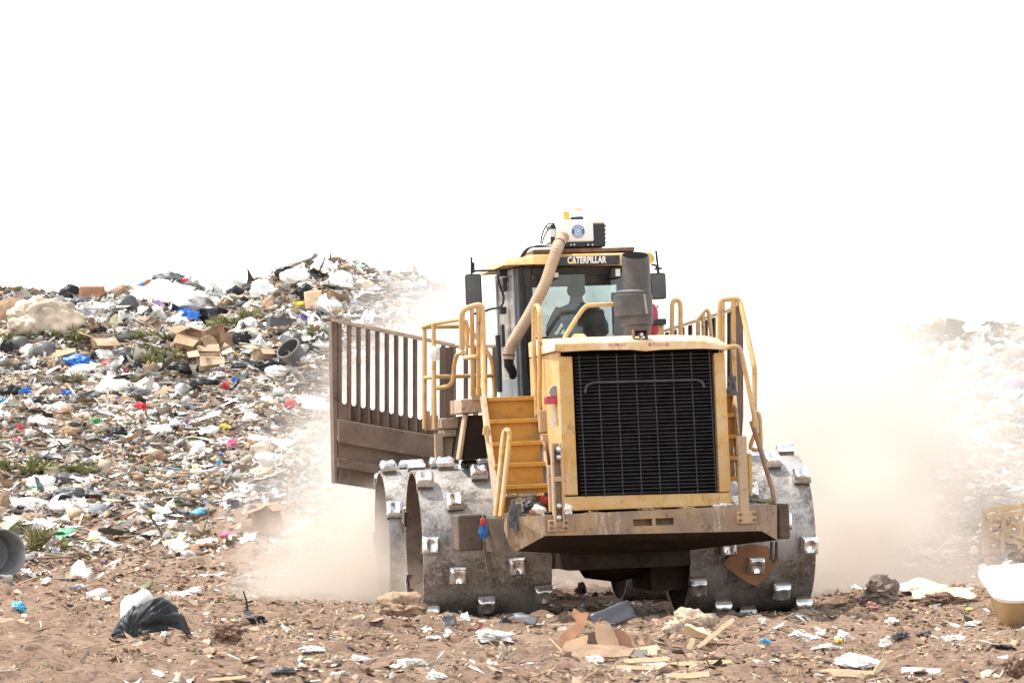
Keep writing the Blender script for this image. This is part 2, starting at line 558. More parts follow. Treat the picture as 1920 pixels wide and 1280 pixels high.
def scatter(name, templates, P, S, tilt, C, mat, smooth, label, cat):
    """one stuff object from many instances: P (n,3) spots, S (n,3) sizes, C (n,3) colours"""
    n = len(P)
    RM = rot_mats(n, tilt)
    which = rng.integers(0, len(templates), n)
    Vs, Fs, Cs, base = [], [], [], 0
    for k, (tv, tf) in enumerate(templates):
        i = np.nonzero(which == k)[0]
        if not len(i):
            continue
        v = tv[None] * S[i][:, None]
        v = np.einsum('nij,nvj->nvi', RM[i], v) + P[i][:, None]
        Vs.append(v.reshape(-1, 3))
        Fs.append((tf[None] + (np.arange(len(i)) * len(tv))[:, None, None]).reshape(-1, tf.shape[1]) + base)
        Cs.append(np.repeat(C[i], len(tv), 0))
        base += len(i) * len(tv)
    o = np_mesh(name, np.concatenate(Vs), np.concatenate(Fs), mat, np.concatenate(Cs), smooth)
    return tag(o, label, cat, kind='stuff')


WHITE = [(0.82, 0.81, 0.79), (0.76, 0.74, 0.71), (0.68, 0.66, 0.64), (0.80, 0.77, 0.70)]
TANS = [(0.45, 0.31, 0.19), (0.55, 0.40, 0.26), (0.36, 0.23, 0.14), (0.62, 0.50, 0.36), (0.50, 0.42, 0.33)]
DARK = [(0.03, 0.03, 0.033), (0.07, 0.065, 0.06), (0.13, 0.12, 0.115), (0.10, 0.07, 0.05)]
BROWN = [(0.34, 0.22, 0.145), (0.45, 0.30, 0.20), (0.24, 0.155, 0.10)]
GREY = [(0.30, 0.30, 0.30), (0.42, 0.42, 0.42), (0.36, 0.38, 0.42)]
OLIVE = [(0.22, 0.21, 0.09), (0.30, 0.27, 0.13), (0.14, 0.16, 0.06)]
VIVID = [(0.04, 0.18, 0.55), (0.55, 0.06, 0.07), (0.70, 0.55, 0.08), (0.65, 0.15, 0.30), (0.12, 0.40, 0.20), (0.15, 0.42, 0.62), (0.60, 0.22, 0.06), (0.16, 0.08, 0.28)]


def palette(n, w):
    sets = [WHITE, TANS, DARK, BROWN, GREY, OLIVE, VIVID]
    w = np.array(w, float)
    k = rng.choice(7, n, p=w / w.sum())
    c = np.array([sets[i][rng.integers(len(sets[i]))] for i in k])
    return np.clip(c * rng.uniform(0.8, 1.12, (n, 1)), 0, 0.9)


def palette2(P, w):
    """colours drawn by patches (whiter here, browner there), and a factor that keeps strong colours small"""
    n = len(P)
    w = np.array(w, float)
    ca = palette(n, w * (1.25, 0.7, 0.5, 0.4, 1, 0.6, 1))
    cb = palette(n, w * (0.85, 1.5, 1.2, 1.3, 1, 1.5, 1))
    k = (fbm(P[:, 0] * 0.9, P[:, 1] * 0.9, 303, 3) + rng.normal(0, 0.25, n) + 0.12) > 0
    c = np.where(k[:, None], ca, cb)
    sat = c.max(1) - c.min(1)
    sl_ = slope_s(P[:, 0], P[:, 1])
    big = np.interp(sl_, [0.2, 0.45, 0.68, 0.85], [0.85, 0.62, 0.72, 1.15]) * np.clip(1 + 1.3 * fbm(P[:, 0] * 0.7, P[:, 1] * 0.7, 404, 2), 0.55, 1.7)
    return c, (np.where(sat > 0.30, 0.45, 1.0) * big)[:, None]


def spots(n, x0, x1, y0, y1, dens):
    out = []
    got = 0
    while got < n:
        x = rng.uniform(x0, x1, 4 * n)
        y = rng.uniform(y0, y1, 4 * n)
        k = rng.uniform(0, 1, 4 * n) < dens(x, y)
        out.append(np.c_[x[k], y[k]])
        got += int(k.sum())
    return np.concatenate(out)[:n]


def on_ground(P, lift):
    return np.c_[P, hgt(P[:, 0], P[:, 1]) + lift]


def pile_dens(x, y):
    s = slope_s(x, y) + 0.10 * fbm(x * 0.5, y * 0.5, 77, 3)
    s0 = np.interp(x, [-7.2, -5.4, -3.5, -2, 4, 6, 8], [0.02, 0.12, 0.19, 0.22, 0.2, 0.10, 0.05])
    edge = np.clip((s - s0) / 0.24, 0.0, 1) ** 1.4
    patch = np.clip(0.75 + 1.6 * fbm(x * 0.6, y * 0.6, 88, 3), 0.12, 1)
    return np.clip(edge * np.maximum(patch, np.clip(s * 1.5 - .1, 0, 1)), 0.0, 1) * np.where(s > 1.03, 0.25, 1) + 0.02 * (s > 0)


# ------------------------------------------------------------------ ground sheet
xs = np.concatenate([[-600, -250, -120, -60, -40, -30, -24, -20], np.arange(-17, 17.01, 0.055), [20, 24, 30, 40, 60, 120, 250, 600]])
ys = np.concatenate([[-60, -20, 0, 8, 14, 18, 21], np.arange(23, 45, 0.05), np.arange(45, 82, 0.11), [84, 88, 94, 104, 120, 150, 220, 400, 900]])
X, Y = np.meshgrid(xs, ys)
Z = hgt(X.ravel(), Y.ravel())
V = np.c_[X.ravel(), Y.ravel(), Z]
nx, ny = len(xs), len(ys)
I = np.arange(nx * ny).reshape(ny, nx)
F = np.stack([I[:-1, :-1], I[:-1, 1:], I[1:, 1:], I[1:, :-1]], -1).reshape(-1, 4)
g = np_mesh('ground', V, F, M('earth'), smooth=True)
at_ = g.data.attributes.new('mush', 'FLOAT', 'POINT')
at_.data.foreach_set('value', np.ascontiguousarray(np.clip(pile_dens(X.ravel(), Y.ravel()), 0, 1), np.float32))
tag(g, 'churned reddish brown dirt rising into the rubbish slope', 'ground', kind='structure')

CRUMP = [ico(2, 100 + i, 0.75, 0.55) for i in range(14)]


def crumb_t(seed, n):
    r = np.random.default_rng(seed)
    a = np.linspace(-0.5, 0.5, n)
    x, y = np.meshgrid(a, a)
    z = r.uniform(-0.4, 0.4, x.shape) + 0.3 * (x * x - y * y)
    x = x + r.normal(0, 0.14, x.shape)
    y = y + r.normal(0, 0.14, x.shape)
    I = np.arange(n * n).reshape(n, n)
    F = np.stack([I[:-1, :-1], I[:-1, 1:], I[1:, 1:], I[1:, :-1]], -1).reshape(-1, 4)
    return np.c_[x.ravel(), y.ravel(), z.ravel()], F


CRUMB = [crumb_t(500 + i, 3 + i % 2) for i in range(14)]


def strip_t(seed, n=9):
    """long limp strip of film"""
    r = np.random.default_rng(seed)
    s = np.linspace(-0.5, 0.5, n)
    cy = 0.9 * np.cumsum(r.normal(0, 0.12, n))
    cz = 0.35 * np.abs(fbm(s * 4 + seed, s * 0, seed, 2))
    w = r.uniform(0.35, 0.6, n)
    V = np.concatenate([np.c_[s, cy * 0.4 - w, cz - r.uniform(0, .3, n)], np.c_[s, cy * 0.4 + w, cz + r.uniform(0, .3, n)]])
    I = np.arange(n - 1)
    return V, np.c_[I, I + 1, I + 1 + n, I + n]


STRIP = [strip_t(700 + i) for i in range(10)]
DRAPE = []
for i in range(10):
    v_, f_ = sheet_t(40 + i, 9)
    r_ = np.random.default_rng(900 + i)
    v_[:, 2] = 0.42 * fbm(v_[:, 0] * 3.2 + i * 5, v_[:, 1] * 3.2, 800 + i, 3) + 0.25 * np.abs(vn(v_[:, 0] * 5 + i, v_[:, 1] * 5, 850 + i))
    v_[:, :2] *= (1 + 0.35 * vn(v_[:, 0] * 4 + 3 * i, v_[:, 1] * 4, 870 + i))[:, None]
    DRAPE.append((v_, f_))
CHIP = [ico(1, 200 + i, 0.6, 0.6) for i in range(8)]
SHEETS = [sheet_t(i + 1) for i in range(9)]
BOX = [box_t(), box_t(0.8)]


def sizes(n, lo, hi, flat=(0.4, 1.0), p=2.0):
    a = lo + (hi - lo) * rng.uniform(0, 1, n) ** p
    return np.c_[a * rng.uniform(0.7, 1.5, n), a * rng.uniform(0.5, 1.1, n), a * rng.uniform(flat[0], flat[1], n)]


def litter_field(x0, x1, y0, y1, n, where):
    # bags and crumpled plastic
    k = int(n * 0.30)
    P = spots(k, x0, x1, y0, y1, pile_dens)
    C, vv = palette2(P, (60, 18, 9, 5, 6, 3, 5))
    S = sizes(k, 0.06, 0.40, (0.28, 0.65), 3.0) * vv
    scatter('crumpled_rubbish', CRUMP, on_ground(P, S[:, 2] * 0.25), S, 0.5, C, M('litter'), False,
            'crumpled bags and plastic wrappers spread over the %s' % where, 'rubbish')
    k = int(n * 2.5)
    P = spots(k, x0, x1, y0, y1, pile_dens)
    C, vv = palette2(P, (72, 22, 5, 4, 5, 3, 6))
    S = sizes(k, 0.04, 0.17, (0.3, 0.75), 2.0) * vv
    scatter('rubbish_crumbs', CRUMB, on_ground(P, S[:, 2] * 0.3), S, 0.5, C, M('litter'), False,
            'small crushed rubbish spread over the %s' % where, 'rubbish')
    k = int(n * 2.0)
    P = spots(k, x0, x1, y0, y1, pile_dens)
    C, vv = palette2(P, (74, 22, 3, 3, 5, 2, 5))
    S = sizes(k, 0.05, 0.27, (0.3, 0.8), 2.6) * vv
    scatter('paper_scraps', SHEETS, on_ground(P, S[:, 0] * 0.12), S, 0.40, C, M('litter'), False,
            'torn paper and card scraps spread over the %s' % where, 'rubbish')
    k = int(n * 0.10)
    P = spots(k, x0, x1, y0, y1, pile_dens)
    C, vv = palette2(P, (50, 20, 18, 4, 8, 2, 4))
    S = sizes(k, 0.16, 0.62, (0.3, 0.6), 2.6) * vv
    scatter('draped_film', DRAPE, on_ground(P, 0.02 + S[:, 2] * 0.12), S, 0.22, C, M('litter'), True,
            'limp plastic films draped over the %s' % where, 'film')
    k = int(n * 0.12)
    P = spots(k, x0, x1, y0, y1, pile_dens)
    C, vv = palette2(P, (55, 18, 14, 6, 6, 2, 2))
    a_ = rng.uniform(0.25, 0.95, k)
    S = np.c_[a_, a_ * rng.uniform(0.06, 0.16, k), a_ * rng.uniform(0.08, 0.2, k)]
    scatter('film_strips', STRIP, on_ground(P, 0.03), S, 0.3, C, M('litter'), True,
            'torn strips of film tangled over the %s' % where, 'film')
    k = int(n * 0.45)
    P = spots(k, x0, x1, y0, y1, pile_dens)
    S = np.c_[rng.uniform(0.10, 0.60, k), rng.uniform(0.012, 0.045, k), rng.uniform(0.010, 0.03, k)]
    scatter('splintered_sticks', BOX, on_ground(P, 0.03), S, 0.22, palette(k, (8, 45, 12, 25, 4, 8, 2)), M('litter_matte'), False,
            'splintered sticks and laths spread over the %s' % where, 'sticks')
    k = int(n * 0.9)
    P = spots(k, x0, x1, y0, y1, pile_dens)
    S = sizes(k, 0.04, 0.20, (0.4, 0.9), 2.5)
    scatter('dirt_lumps', CHIP, on_ground(P, 0.01), S, 0.5, palette(k, (3, 20, 12, 45, 6, 12, 0)), M('litter_matte'), False,
            'brown dirt lumps and mulch mixed into the %s' % where, 'dirt')
    k = int(n * 0.022)
    P = spots(k, x0, x1, y0, y1, pile_dens)
    S = sizes(k, 0.07, 0.22, (0.4, 1.0), 1.5)
    scatter('small_cartons', BOX, on_ground(P, 0.06), S, 0.5, palette(k, (30, 45, 10, 5, 8, 0, 2)), M('litter_matte'), False,
            'small crushed cartons lying about the %s' % where, 'cartons')


litter_field(-13.5, 1.5, 43.5, 78, 21000, 'rubbish slope west of the machine')
litter_field(4.2, 14, 44.5, 78, 9000, 'pale rubbish slope behind the dust')


# flat ground in front
def front_dens(x, y):
    return np.clip(0.40 + 1.6 * fbm(x * 0.7, y * 0.6, 99, 3), 0.04, 1)


def front_l(x, y):
    return np.clip(0.12 + 1.9 * fbm(x * 0.9, y * 0.7, 99, 3) + 0.6 * np.clip((-x - 2.5) / 2.5, 0, 1) * np.clip((y - 36) / 6, 0, 1), 0.03, 1)


n = 1000
P = spots(n, -8, 8, 25.5, 49, front_l)
S = sizes(n, 0.02, 0.15, (0.2, 0.6), 3.4)
scatter('litter_bits', CRUMP, on_ground(P, 0.005), S, 0.4, palette(n, (38, 26, 9, 18, 5, 3, 2)), M('litter'), False,
        'small crumpled bits of plastic strewn over the flat dirt', 'litter')
n = 1100
P = spots(n, -8, 8, 25.5, 49, front_l)
S = sizes(n, 0.03, 0.20, (0.15, 0.6), 3)
scatter('paper_bits', SHEETS, on_ground(P, 0.012), S, 0.4, palette(n, (34, 44, 4, 14, 4, 1, 0.6)), M('litter'), False,
        'small torn paper bits strewn over the flat dirt', 'litter')
n = 9000
P = spots(n, -8, 8, 25.5, 52, front_dens)
S = np.c_[rng.uniform(0.04, 0.30, n) * rng.uniform(0.3, 1, n), rng.uniform(0.004, 0.018, n), rng.uniform(0.003, 0.010, n)]
scatter('wood_splinters', BOX, on_ground(P, 0.012), S, 0.22, palette(n, (6, 48, 8, 28, 2, 8, 0)), M('litter_matte'), False,
        'thin wood splinters and straw strewn over the flat dirt', 'splinters')
n = 30000
P = spots(n, -9, 9, 25, 53, front_dens)
S = sizes(n, 0.02, 0.15, (0.3, 0.6), 3.0)
S[:, 2] *= 0.8
scatter('soil_clods', CHIP, on_ground(P, -0.004), S * 0.75, 0.5, palette(n, (0, 20, 6, 70, 0, 3, 0)), M('litter_matte'), False,
        'crumbly soil clods covering the flat dirt', 'soil')
n = 14000
P = spots(n, -9, 9, 25, 53, front_dens)
S = sizes(n, 0.015, 0.085, (0.25, 0.5), 2.0)
scatter('dry_flakes', CRUMB, on_ground(P, 0.0), S, 0.4, palette(n, (4, 30, 6, 56, 0, 4, 0)), M('litter_matte'), False,
        'dry bark and paper flakes trodden into the flat dirt', 'flakes')
# low weeds
n = 260
P0 = spots(14, -6, 6, 27, 46, front_dens)
P = (P0[rng.integers(0, 14, n)] + rng.normal(0, 0.12, (n, 2)))
S = np.c_[rng.uniform(0.006, 0.013, n), rng.uniform(0.002, 0.004, n), rng.uniform(0.03, 0.09, n)]
scatter('weed_blades', BOX, on_ground(P, 0.03), S, 0.6, np.clip(palette(n, (0, 0, 0, 0, 0, 1, 0)) * (0.9, 1.1, 0.8), 0, 1), M('litter_matte'), False,
        'sparse green weed blades sprouting from the flat dirt', 'weeds')

# ------------------------------------------------------------------ dust
def dust(name, lo, hi, blobs, dens, color, scale, label, aniso=0.0, thr=(0.36, 0.60)):
    lo = Vector(lo)
    hi = Vector(hi)
    bm = bmesh.new()
    bmesh.ops.create_cube(bm, size=1.0)
    me = bpy.data.meshes.new(name)
    for v in bm.verts:
        v.co = Vector((v.co.x * (hi.x - lo.x), v.co.y * (hi.y - lo.y), v.co.z * (hi.z - lo.z)))
    bm.to_mesh(me)
    bm.free()
    o = bpy.data.objects.new(name, me)
    o.location = (lo + hi) / 2
    col.objects.link(o)
    m = bpy.data.materials.new(name)
    m.use_nodes = True
    t = m.node_tree
    t.nodes.clear()
    out = t.nodes.new('ShaderNodeOutputMaterial')
    pv = t.nodes.new('ShaderNodeVolumePrincipled')
    pv.inputs['Color'].default_value = (*color, 1)
    pv.inputs['Anisotropy'].default_value = aniso
    t.links.new(pv.outputs[0], out.inputs['Volume'])
    tc = t.nodes.new('ShaderNodeTexCoord')
    nz = t.nodes.new('ShaderNodeTexNoise')
    nz.inputs['Scale'].default_value = scale
    nz.inputs['Detail'].default_value = 5
    nz.inputs['Roughness'].default_value = 0.6
    t.links.new(tc.outputs['Object'], nz.inputs['Vector'])
    warp = t.nodes.new('ShaderNodeVectorMath')
    warp.operation = 'MULTIPLY_ADD'
    warp.inputs[1].default_value = (1.1, 1.1, 1.1)
    t.links.new(nz.outputs['Color'], warp.inputs[0])
    sub = t.nodes.new('ShaderNodeVectorMath')
    sub.operation = 'SUBTRACT'
    sub.inputs[1].default_value = (0.55, 0.55, 0.55)
    t.links.new(tc.outputs['Object'], sub.inputs[0])
    t.links.new(sub.outputs[0], warp.inputs[2])
    total = None
    for (c, r, k) in blobs:
        a = t.nodes.new('ShaderNodeVectorMath')
        a.operation = 'SUBTRACT'
        a.inputs[1].default_value = Vector(c) - o.location
        t.links.new(warp.outputs[0], a.inputs[0])
        b = t.nodes.new('ShaderNodeVectorMath')
        b.operation = 'DIVIDE'
        b.inputs[1].default_value = r
        t.links.new(a.outputs[0], b.inputs[0])
        ln = t.nodes.new('ShaderNodeVectorMath')
        ln.operation = 'LENGTH'
        t.links.new(b.outputs[0], ln.inputs[0])
        mr = t.nodes.new('ShaderNodeMapRange')
        mr.interpolation_type = 'SMOOTHSTEP'
        mr.inputs['From Min'].default_value = 1.0
        mr.inputs['From Max'].default_value = 0.05
        mr.inputs['To Min'].default_value = 0.0
        mr.inputs['To Max'].default_value = k
        t.links.new(ln.outputs['Value'], mr.inputs['Value'])
        if total is None:
            total = mr.outputs[0]
        else:
            ad = t.nodes.new('ShaderNodeMath')
            ad.operation = 'ADD'
            t.links.new(total, ad.inputs[0])
            t.links.new(mr.outputs[0], ad.inputs[1])
            total = ad.outputs[0]
    nr = t.nodes.new('ShaderNodeMapRange')
    nr.inputs['From Min'].default_value = thr[0]
    nr.inputs['From Max'].default_value = thr[1]
    nr.inputs['To Min'].default_value = 0.10
    nr.inputs['To Max'].default_value = 1.0
    t.links.new(nz.outputs['Fac'], nr.inputs['Value'])
    mu = t.nodes.new('ShaderNodeMath')
    mu.operation = 'MULTIPLY'
    t.links.new(total, mu.inputs[0])
    t.links.new(nr.outputs[0], mu.inputs[1])
    m2 = t.nodes.new('ShaderNodeMath')
    m2.operation = 'MULTIPLY'
    m2.inputs[1].default_value = dens
    t.links.new(mu.outputs[0], m2.inputs[0])
    t.links.new(m2.outputs[0], pv.inputs['Density'])
    me.materials.append(m)
    return tag(o, label, 'dust', kind='stuff')


# the big cloud drifting behind the machine
dust('dust_cloud', (-6.0, 48.2, -0.6), (12.0, 66, 8.0), [
    ((1.6, 54.0, 1.2), (4.4, 6.0, 4.2), 1.1),
    ((4.3, 54.0, 1.6), (3.5, 6.0, 4.4), 1.5),
    ((-1.5, 52.8, 0.5), (3.2, 4.6, 3.7), 1.45),
    ((7.4, 55.0, 1.2), (4.0, 6.5, 4.4), 0.36),
    ((-0.2, 57.0, 3.0), (3.2, 6.0, 3.2), 0.60),
], 0.95, (0.885, 0.835, 0.785), 0.55, 'pale dust cloud drifting behind the compactor and over the slopes')
# the dust thrown up low around the drums
dust('drum_dust', (-4.4, 40.9, -0.5), (7.6, 48.1, 3.0), [
    ((-1.95, 44.6, 0.05), (2.0, 2.5, 1.6), 2.2),
    ((-1.2, 42.4, 0.15), (0.8, 1.2, 0.8), 1.6),
    ((4.3, 44.8, 0.4), (2.2, 2.6, 2.2), 1.2),
    ((1.3, 46.8, 0.5), (3.2, 1.5, 1.8), 1.0),
    ((5.6, 45.0, 0.2), (1.6, 2.4, 0.8), 0.35),
], 1.3, (0.84, 0.77, 0.695), 1.1, 'beige dust thrown up low around the spiked drums')
# ------------------------------------------------------------------ mesh builder
class MB:
    def __init__(self):
        self.bm = bmesh.new()
        self.mi = 0

    def face(self, pts):
        vs = [self.bm.verts.new(p) for p in pts]
        f = self.bm.faces.new(vs)
        f.material_index = self.mi
        return f

    def loft(self, rings, cap=True, closed=True):
        rr = [[self.bm.verts.new(p) for p in r] for r in rings]
        n = len(rr[0])
        for a, b in zip(rr[:-1], rr[1:]):
            for i in range(n if closed else n - 1):
                j = (i + 1) % n
                f = self.bm.faces.new((a[i], a[j], b[j], b[i]))
                f.material_index = self.mi
        if cap and closed:
            for r in (rr[0][::-1], rr[-1]):
                f = self.bm.faces.new(r)
                f.material_index = self.mi

    def prism(self, pts, d):
        """pts: polygon; d: extrusion vector"""
        d = Vector(d)
        self.loft([pts, [Vector(p) + d for p in pts]])

    def box(self, a, b, mat=None):
        x0, y0, z0 = a
        x1, y1, z1 = b
        r = [[Vector((x0, y0, z)), Vector((x1, y0, z)), Vector((x1, y1, z)), Vector((x0, y1, z))] for z in (z0, z1)]
        if mat:
            r = [[mat @ p for p in q] for q in r]
        self.loft(r)

    def tube(self, pts, r, n=8, cap=True, smooth_corner=0.0):
        pts = [Vector(p) for p in pts]
        if smooth_corner:
            q = [pts[0]]
            for a, b, c in zip(pts[:-2], pts[1:-1], pts[2:]):
                d1 = min(smooth_corner, (b - a).length * 0.45)
                d2 = min(smooth_corner, (c - b).length * 0.45)
                p1 = b + (a - b).normalized() * d1
                p2 = b + (c - b).normalized() * d2
                for k in range(5):
                    s = k / 4
                    q.append(p1 * (1 - s) ** 2 + b * 2 * s * (1 - s) + p2 * s * s)
            q.append(pts[-1])
            pts = q
        rad = r if isinstance(r, (list, tuple)) else [r] * len(pts)
        rings = []
        up = None
        for i, p in enumerate(pts):
            t = (pts[min(i + 1, len(pts) - 1)] - pts[max(i - 1, 0)])
            if t.length < 1e-9:
                t = Vector((0, 0, 1))
            t.normalize()
            if up is None:
                up = Vector((0, 0, 1)) if abs(t.z) < 0.9 else Vector((0, 1, 0))
            s = t.cross(up)
            if s.length < 1e-6:
                s = t.cross(Vector((1, 0.3, 0.1)))
            s.normalize()
            up = s.cross(t).normalized()
            rings.append([p + (s * math.cos(2 * math.pi * k / n) + up * math.sin(2 * math.pi * k / n)) * rad[i] for k in range(n)])
        self.loft(rings, cap)

    def lathe(self, prof, origin, axis='Z', n=32, cap=True):
        """prof: (radius, along) pairs"""
        o = Vector(origin)
        rings = []
        for (r, a) in prof:
            ring = []
            for k in range(n):
                w = 2 * math.pi * k / n
                c, s = math.cos(w) * r, math.sin(w) * r
                p = {'Z': (c, s, a), 'X': (a, c, s), 'Y': (s, a, c)}[axis]
                ring.append(o + Vector(p))
            rings.append(ring)
        self.loft(rings, cap)

    def build(self, name, mats, parent=None, smooth=None, bevel=0, label=None):
        bm = self.bm
        bmesh.ops.recalc_face_normals(bm, faces=bm.faces)
        me = bpy.data.meshes.new(name)
        bm.to_mesh(me)
        bm.free()
        for m in (mats if isinstance(mats, (list, tuple)) else [mats]):
            me.materials.append(m if not isinstance(m, str) else M(m))
        if smooth is not None:
            me.polygons.foreach_set('use_smooth', np.ones(len(me.polygons), bool))
            me.set_sharp_from_angle(angle=R(smooth))
        o = bpy.data.objects.new(name, me)
        col.objects.link(o)
        o.parent = parent
        if bevel:
            b = o.modifiers.new('bevel', 'BEVEL')
            b.width = bevel
            b.segments = 2
            b.limit_method = 'ANGLE'
            b.angle_limit = R(40)
        if label:
            o['label'] = label
        return o


def empty(name, loc=(0, 0, 0)):
    o = bpy.data.objects.new(name, None)
    o.empty_display_size = 0.3
    col.objects.link(o)
    o.location = loc
    return o


# ------------------------------------------------------------------ the compactor
YAW, ROLL = R(8.0), R(-2.3)
ORG = Vector((1.075, 40.0, -0.02))
MW = Matrix.Translation(ORG) @ Matrix.Rotation(YAW, 4, 'Z') @ Matrix.Rotation(ROLL, 4, 'Y')
MI = MW.inverted()
ROOT = empty('landfill_compactor')
ROOT.matrix_world = MW
tag(ROOT, 'yellow landfill compactor seen from behind with spiked steel drums and a barred blade', 'compactor')
CL = MI @ CAMP


def L(u, v, Y):
    """compactor-frame point on the plane y = Y seen at photo pixel (u, v)"""
    d = MI.to_3x3() @ ray(u, v)
    return CL + d * ((Y - CL.y) / d.y)


def LP(*pts):
    return [L(*p) for p in pts]


def rect(mb, u0, v0, u1, v1, Y0, Y1):
    """box whose rear face covers the photo rectangle"""
    um, vm = (u0 + u1) / 2, (v0 + v1) / 2
    x0, x1 = L(u0, vm, Y0).x, L(u1, vm, Y0).x
    z0, z1 = L(um, v1, Y0).z, L(um, v0, Y0).z
    mb.box((x0, min(Y0, Y1), z0), (x1, max(Y0, Y1), z1))
    return x0, x1, z0, z1


def part(name, mats, fn, parent=ROOT, **k):
    mb = MB()
    fn(mb)
    return mb.build(name, mats, parent, **k)


def rpart(name, mats, r, parent=ROOT, bevel=0.012, **k):
    mb = MB()
    rect(mb, *r)
    return mb.build(name, mats, parent, bevel=bevel, **k)


def rail(name, pts, r=0.027, mat='yellow_rail', parent=ROOT, corner=0.10, n=10):
    mb = MB()
    for q in (pts if isinstance(pts[0], list) else [pts]):
        mb.tube(LP(*q), r, n, True, corner)
    return mb.build(name, mat, parent, smooth=50)


# ---- drums
RD = 0.885
ZD = 0.86
STEP = 2 * math.pi / 7


def tooth_mesh():
    mb = MB()
    w, h = 0.096, 0.096
    mb.mi = 0
    ring = lambda a, b, z: [Vector((-a, -b, z)), Vector((a, -b, z)), Vector((a, b, z)), Vector((-a, b, z))]
    mb.loft([ring(w * .95, h * .95, -0.05), ring(w * .86, h * .86, 0.055)], cap=False)
    mb.mi = 1
    mb.loft([ring(w * .98, h * .98, 0.045), ring(w * 1.03, h * 1.0, 0.085)], cap=False)
    # cap: two ridges with a hollow between them, rolled over at the edges
    cols = [(-1.03, 0), (-0.97, .72), (-0.80, .98), (-0.55, .99), (-0.28, 1), (0, 1), (0.28, 1), (0.55, .99), (0.80, .98), (0.97, .72), (1.03, 0)]
    dip = [0, 0, 0, .08, .5, .62, .5, .08, 0, 0, 0]
    rows = [(-1.0, 0, 0), (-0.95, .70, 0), (-0.80, .97, .05), (-0.4, 1.0, .75), (0.0, 1.0, 1.0), (0.4, 1.0, .9), (0.72, .98, .25), (0.93, .75, 0), (1.0, 0, 0)]
    grid = []
    for (b, k, dq) in rows:
        grid.append([Vector((cx * w * (1 - 0.10 * k * z), b * h * (1 - 0.08 * k * z), 0.085 + 0.066 * k * z * (1 - d_ * dq))) for (cx, z), d_ in zip(cols, dip)])
    mb.loft(grid, cap=False, closed=False)
    bm = mb.bm
    bmesh.ops.recalc_face_normals(bm, faces=bm.faces)
    me = bpy.data.meshes.new('tooth')
    bm.to_mesh(me)
    bm.free()
    me.polygons.foreach_set('use_smooth', np.ones(len(me.polygons), bool))
    me.set_sharp_from_angle(angle=R(60))
    me.materials.append(M('tooth_base'))
    me.materials.append(M('tooth_cap'))
    return me


TOOTH = tooth_mesh()


def drum(x0, x1, yc, teeth):
    mb = MB()
    w = x1 - x0
    N = 72
    # outer shell with rolled rims, hollow dished ends
    dl, dr_ = (0.24, 0.06) if x0 < -0.5 else (0.06, 0.24)      # dished outside, plated inside
    prof = [(0.30, dl + .06 * (dl > .1)), (RD - 0.10, dl), (RD - 0.035, 0.02), (RD - 0.03, 0.0), (RD, 0.0), (RD, 0.02), (RD, w * 0.33), (RD, w * 0.66), (RD, w - 0.02), (RD, w), (RD - 0.03, w), (RD - 0.035, w - 0.02), (RD - 0.10, w - dr_), (0.30, w - dr_ - .06 * (dr_ > .1))]
    mb.lathe(prof, (x0, yc, ZD), 'X', N)
    d = mb.build('drum', ['drum_steel'], ROOT, smooth=35)
    me = d.data
    me.materials.append(M('mud_steel'))
    me.materials.append(M('dark_belly'))
    for p in me.polygons:      # the dished ends are caked with dry mud
        c = p.center
        if math.hypot(c.y - yc, c.z - ZD) < RD - 0.02:
            p.material_index = 1 if (c.x < x0 + w / 2) == (x0 < -0.5) else 2
    hub = MB()
    hub.lathe([(0.30, -0.02), (0.30, 0.10), (0.22, 0.12), (0.1, 0.12)], (x0 + 0.18 if x0 < 0 else x1 - 0.3, yc, ZD), 'X', 24)
    hub.build('hub', 'mud_steel', d, smooth=35)
    for (xo, ph) in teeth:
        t = bpy.data.objects.new('tooth', TOOTH)
        col.objects.link(t)
        t.parent = d
        # outward direction: angle ph above the rearward horizontal
        nrm = Vector((0, -math.cos(ph), math.sin(ph)))
        tan = Vector((0, math.sin(ph), math.cos(ph)))
        X = Vector((1, 0, 0))
        rot = Matrix((X, tan, nrm)).transposed()
        if rot.determinant() < 0:
            rot = Matrix((-X, tan, nrm)).transposed()
        jx = random.uniform(-0.01, 0.01)
        t.matrix_local = Matrix.Translation(Vector((x0 + xo + jx, yc, ZD)) + nrm * (RD - 0.005)) @ rot.to_4x4() @ Matrix.Rotation(R(random.uniform(-4, 4)), 4, 'Z')
    return d


XL0 = L(776, 1000, 0).x
XL1 = XL0 + 1.44
XR1 = L(1497, 1000, 0).x
XR0 = XR1 - 1.44
cl = [(0.085, 3), (0.38, -18), (0.71, -42), (1.03, -13.5), (1.35, -35)]
cr = [(0.10, -35), (0.42, -58), (0.73, -20), (1.06, -42), (1.355, -8)]
drum(XL0, XL1, 0.0, [(x, R(a) + STEP * k) for x, a in cl for k in range(7)])
drum(XR0, XR1, 0.0, [(x, R(a) + STEP * k) for x, a in cr for k in range(7)])
YF = 4.25
XF0 = L(716, 1000, YF).x
drum(XF0, XF0 + 1.44, YF, [(x, R(a + 22) + STEP * k) for x, a in cl for k in range(0, 4)])
drum(XF0 + 2.98, XF0 + 4.42, YF, [(x, R(a + 22) + STEP * k) for x, a in cr[:3] for k in range(0, 3)])

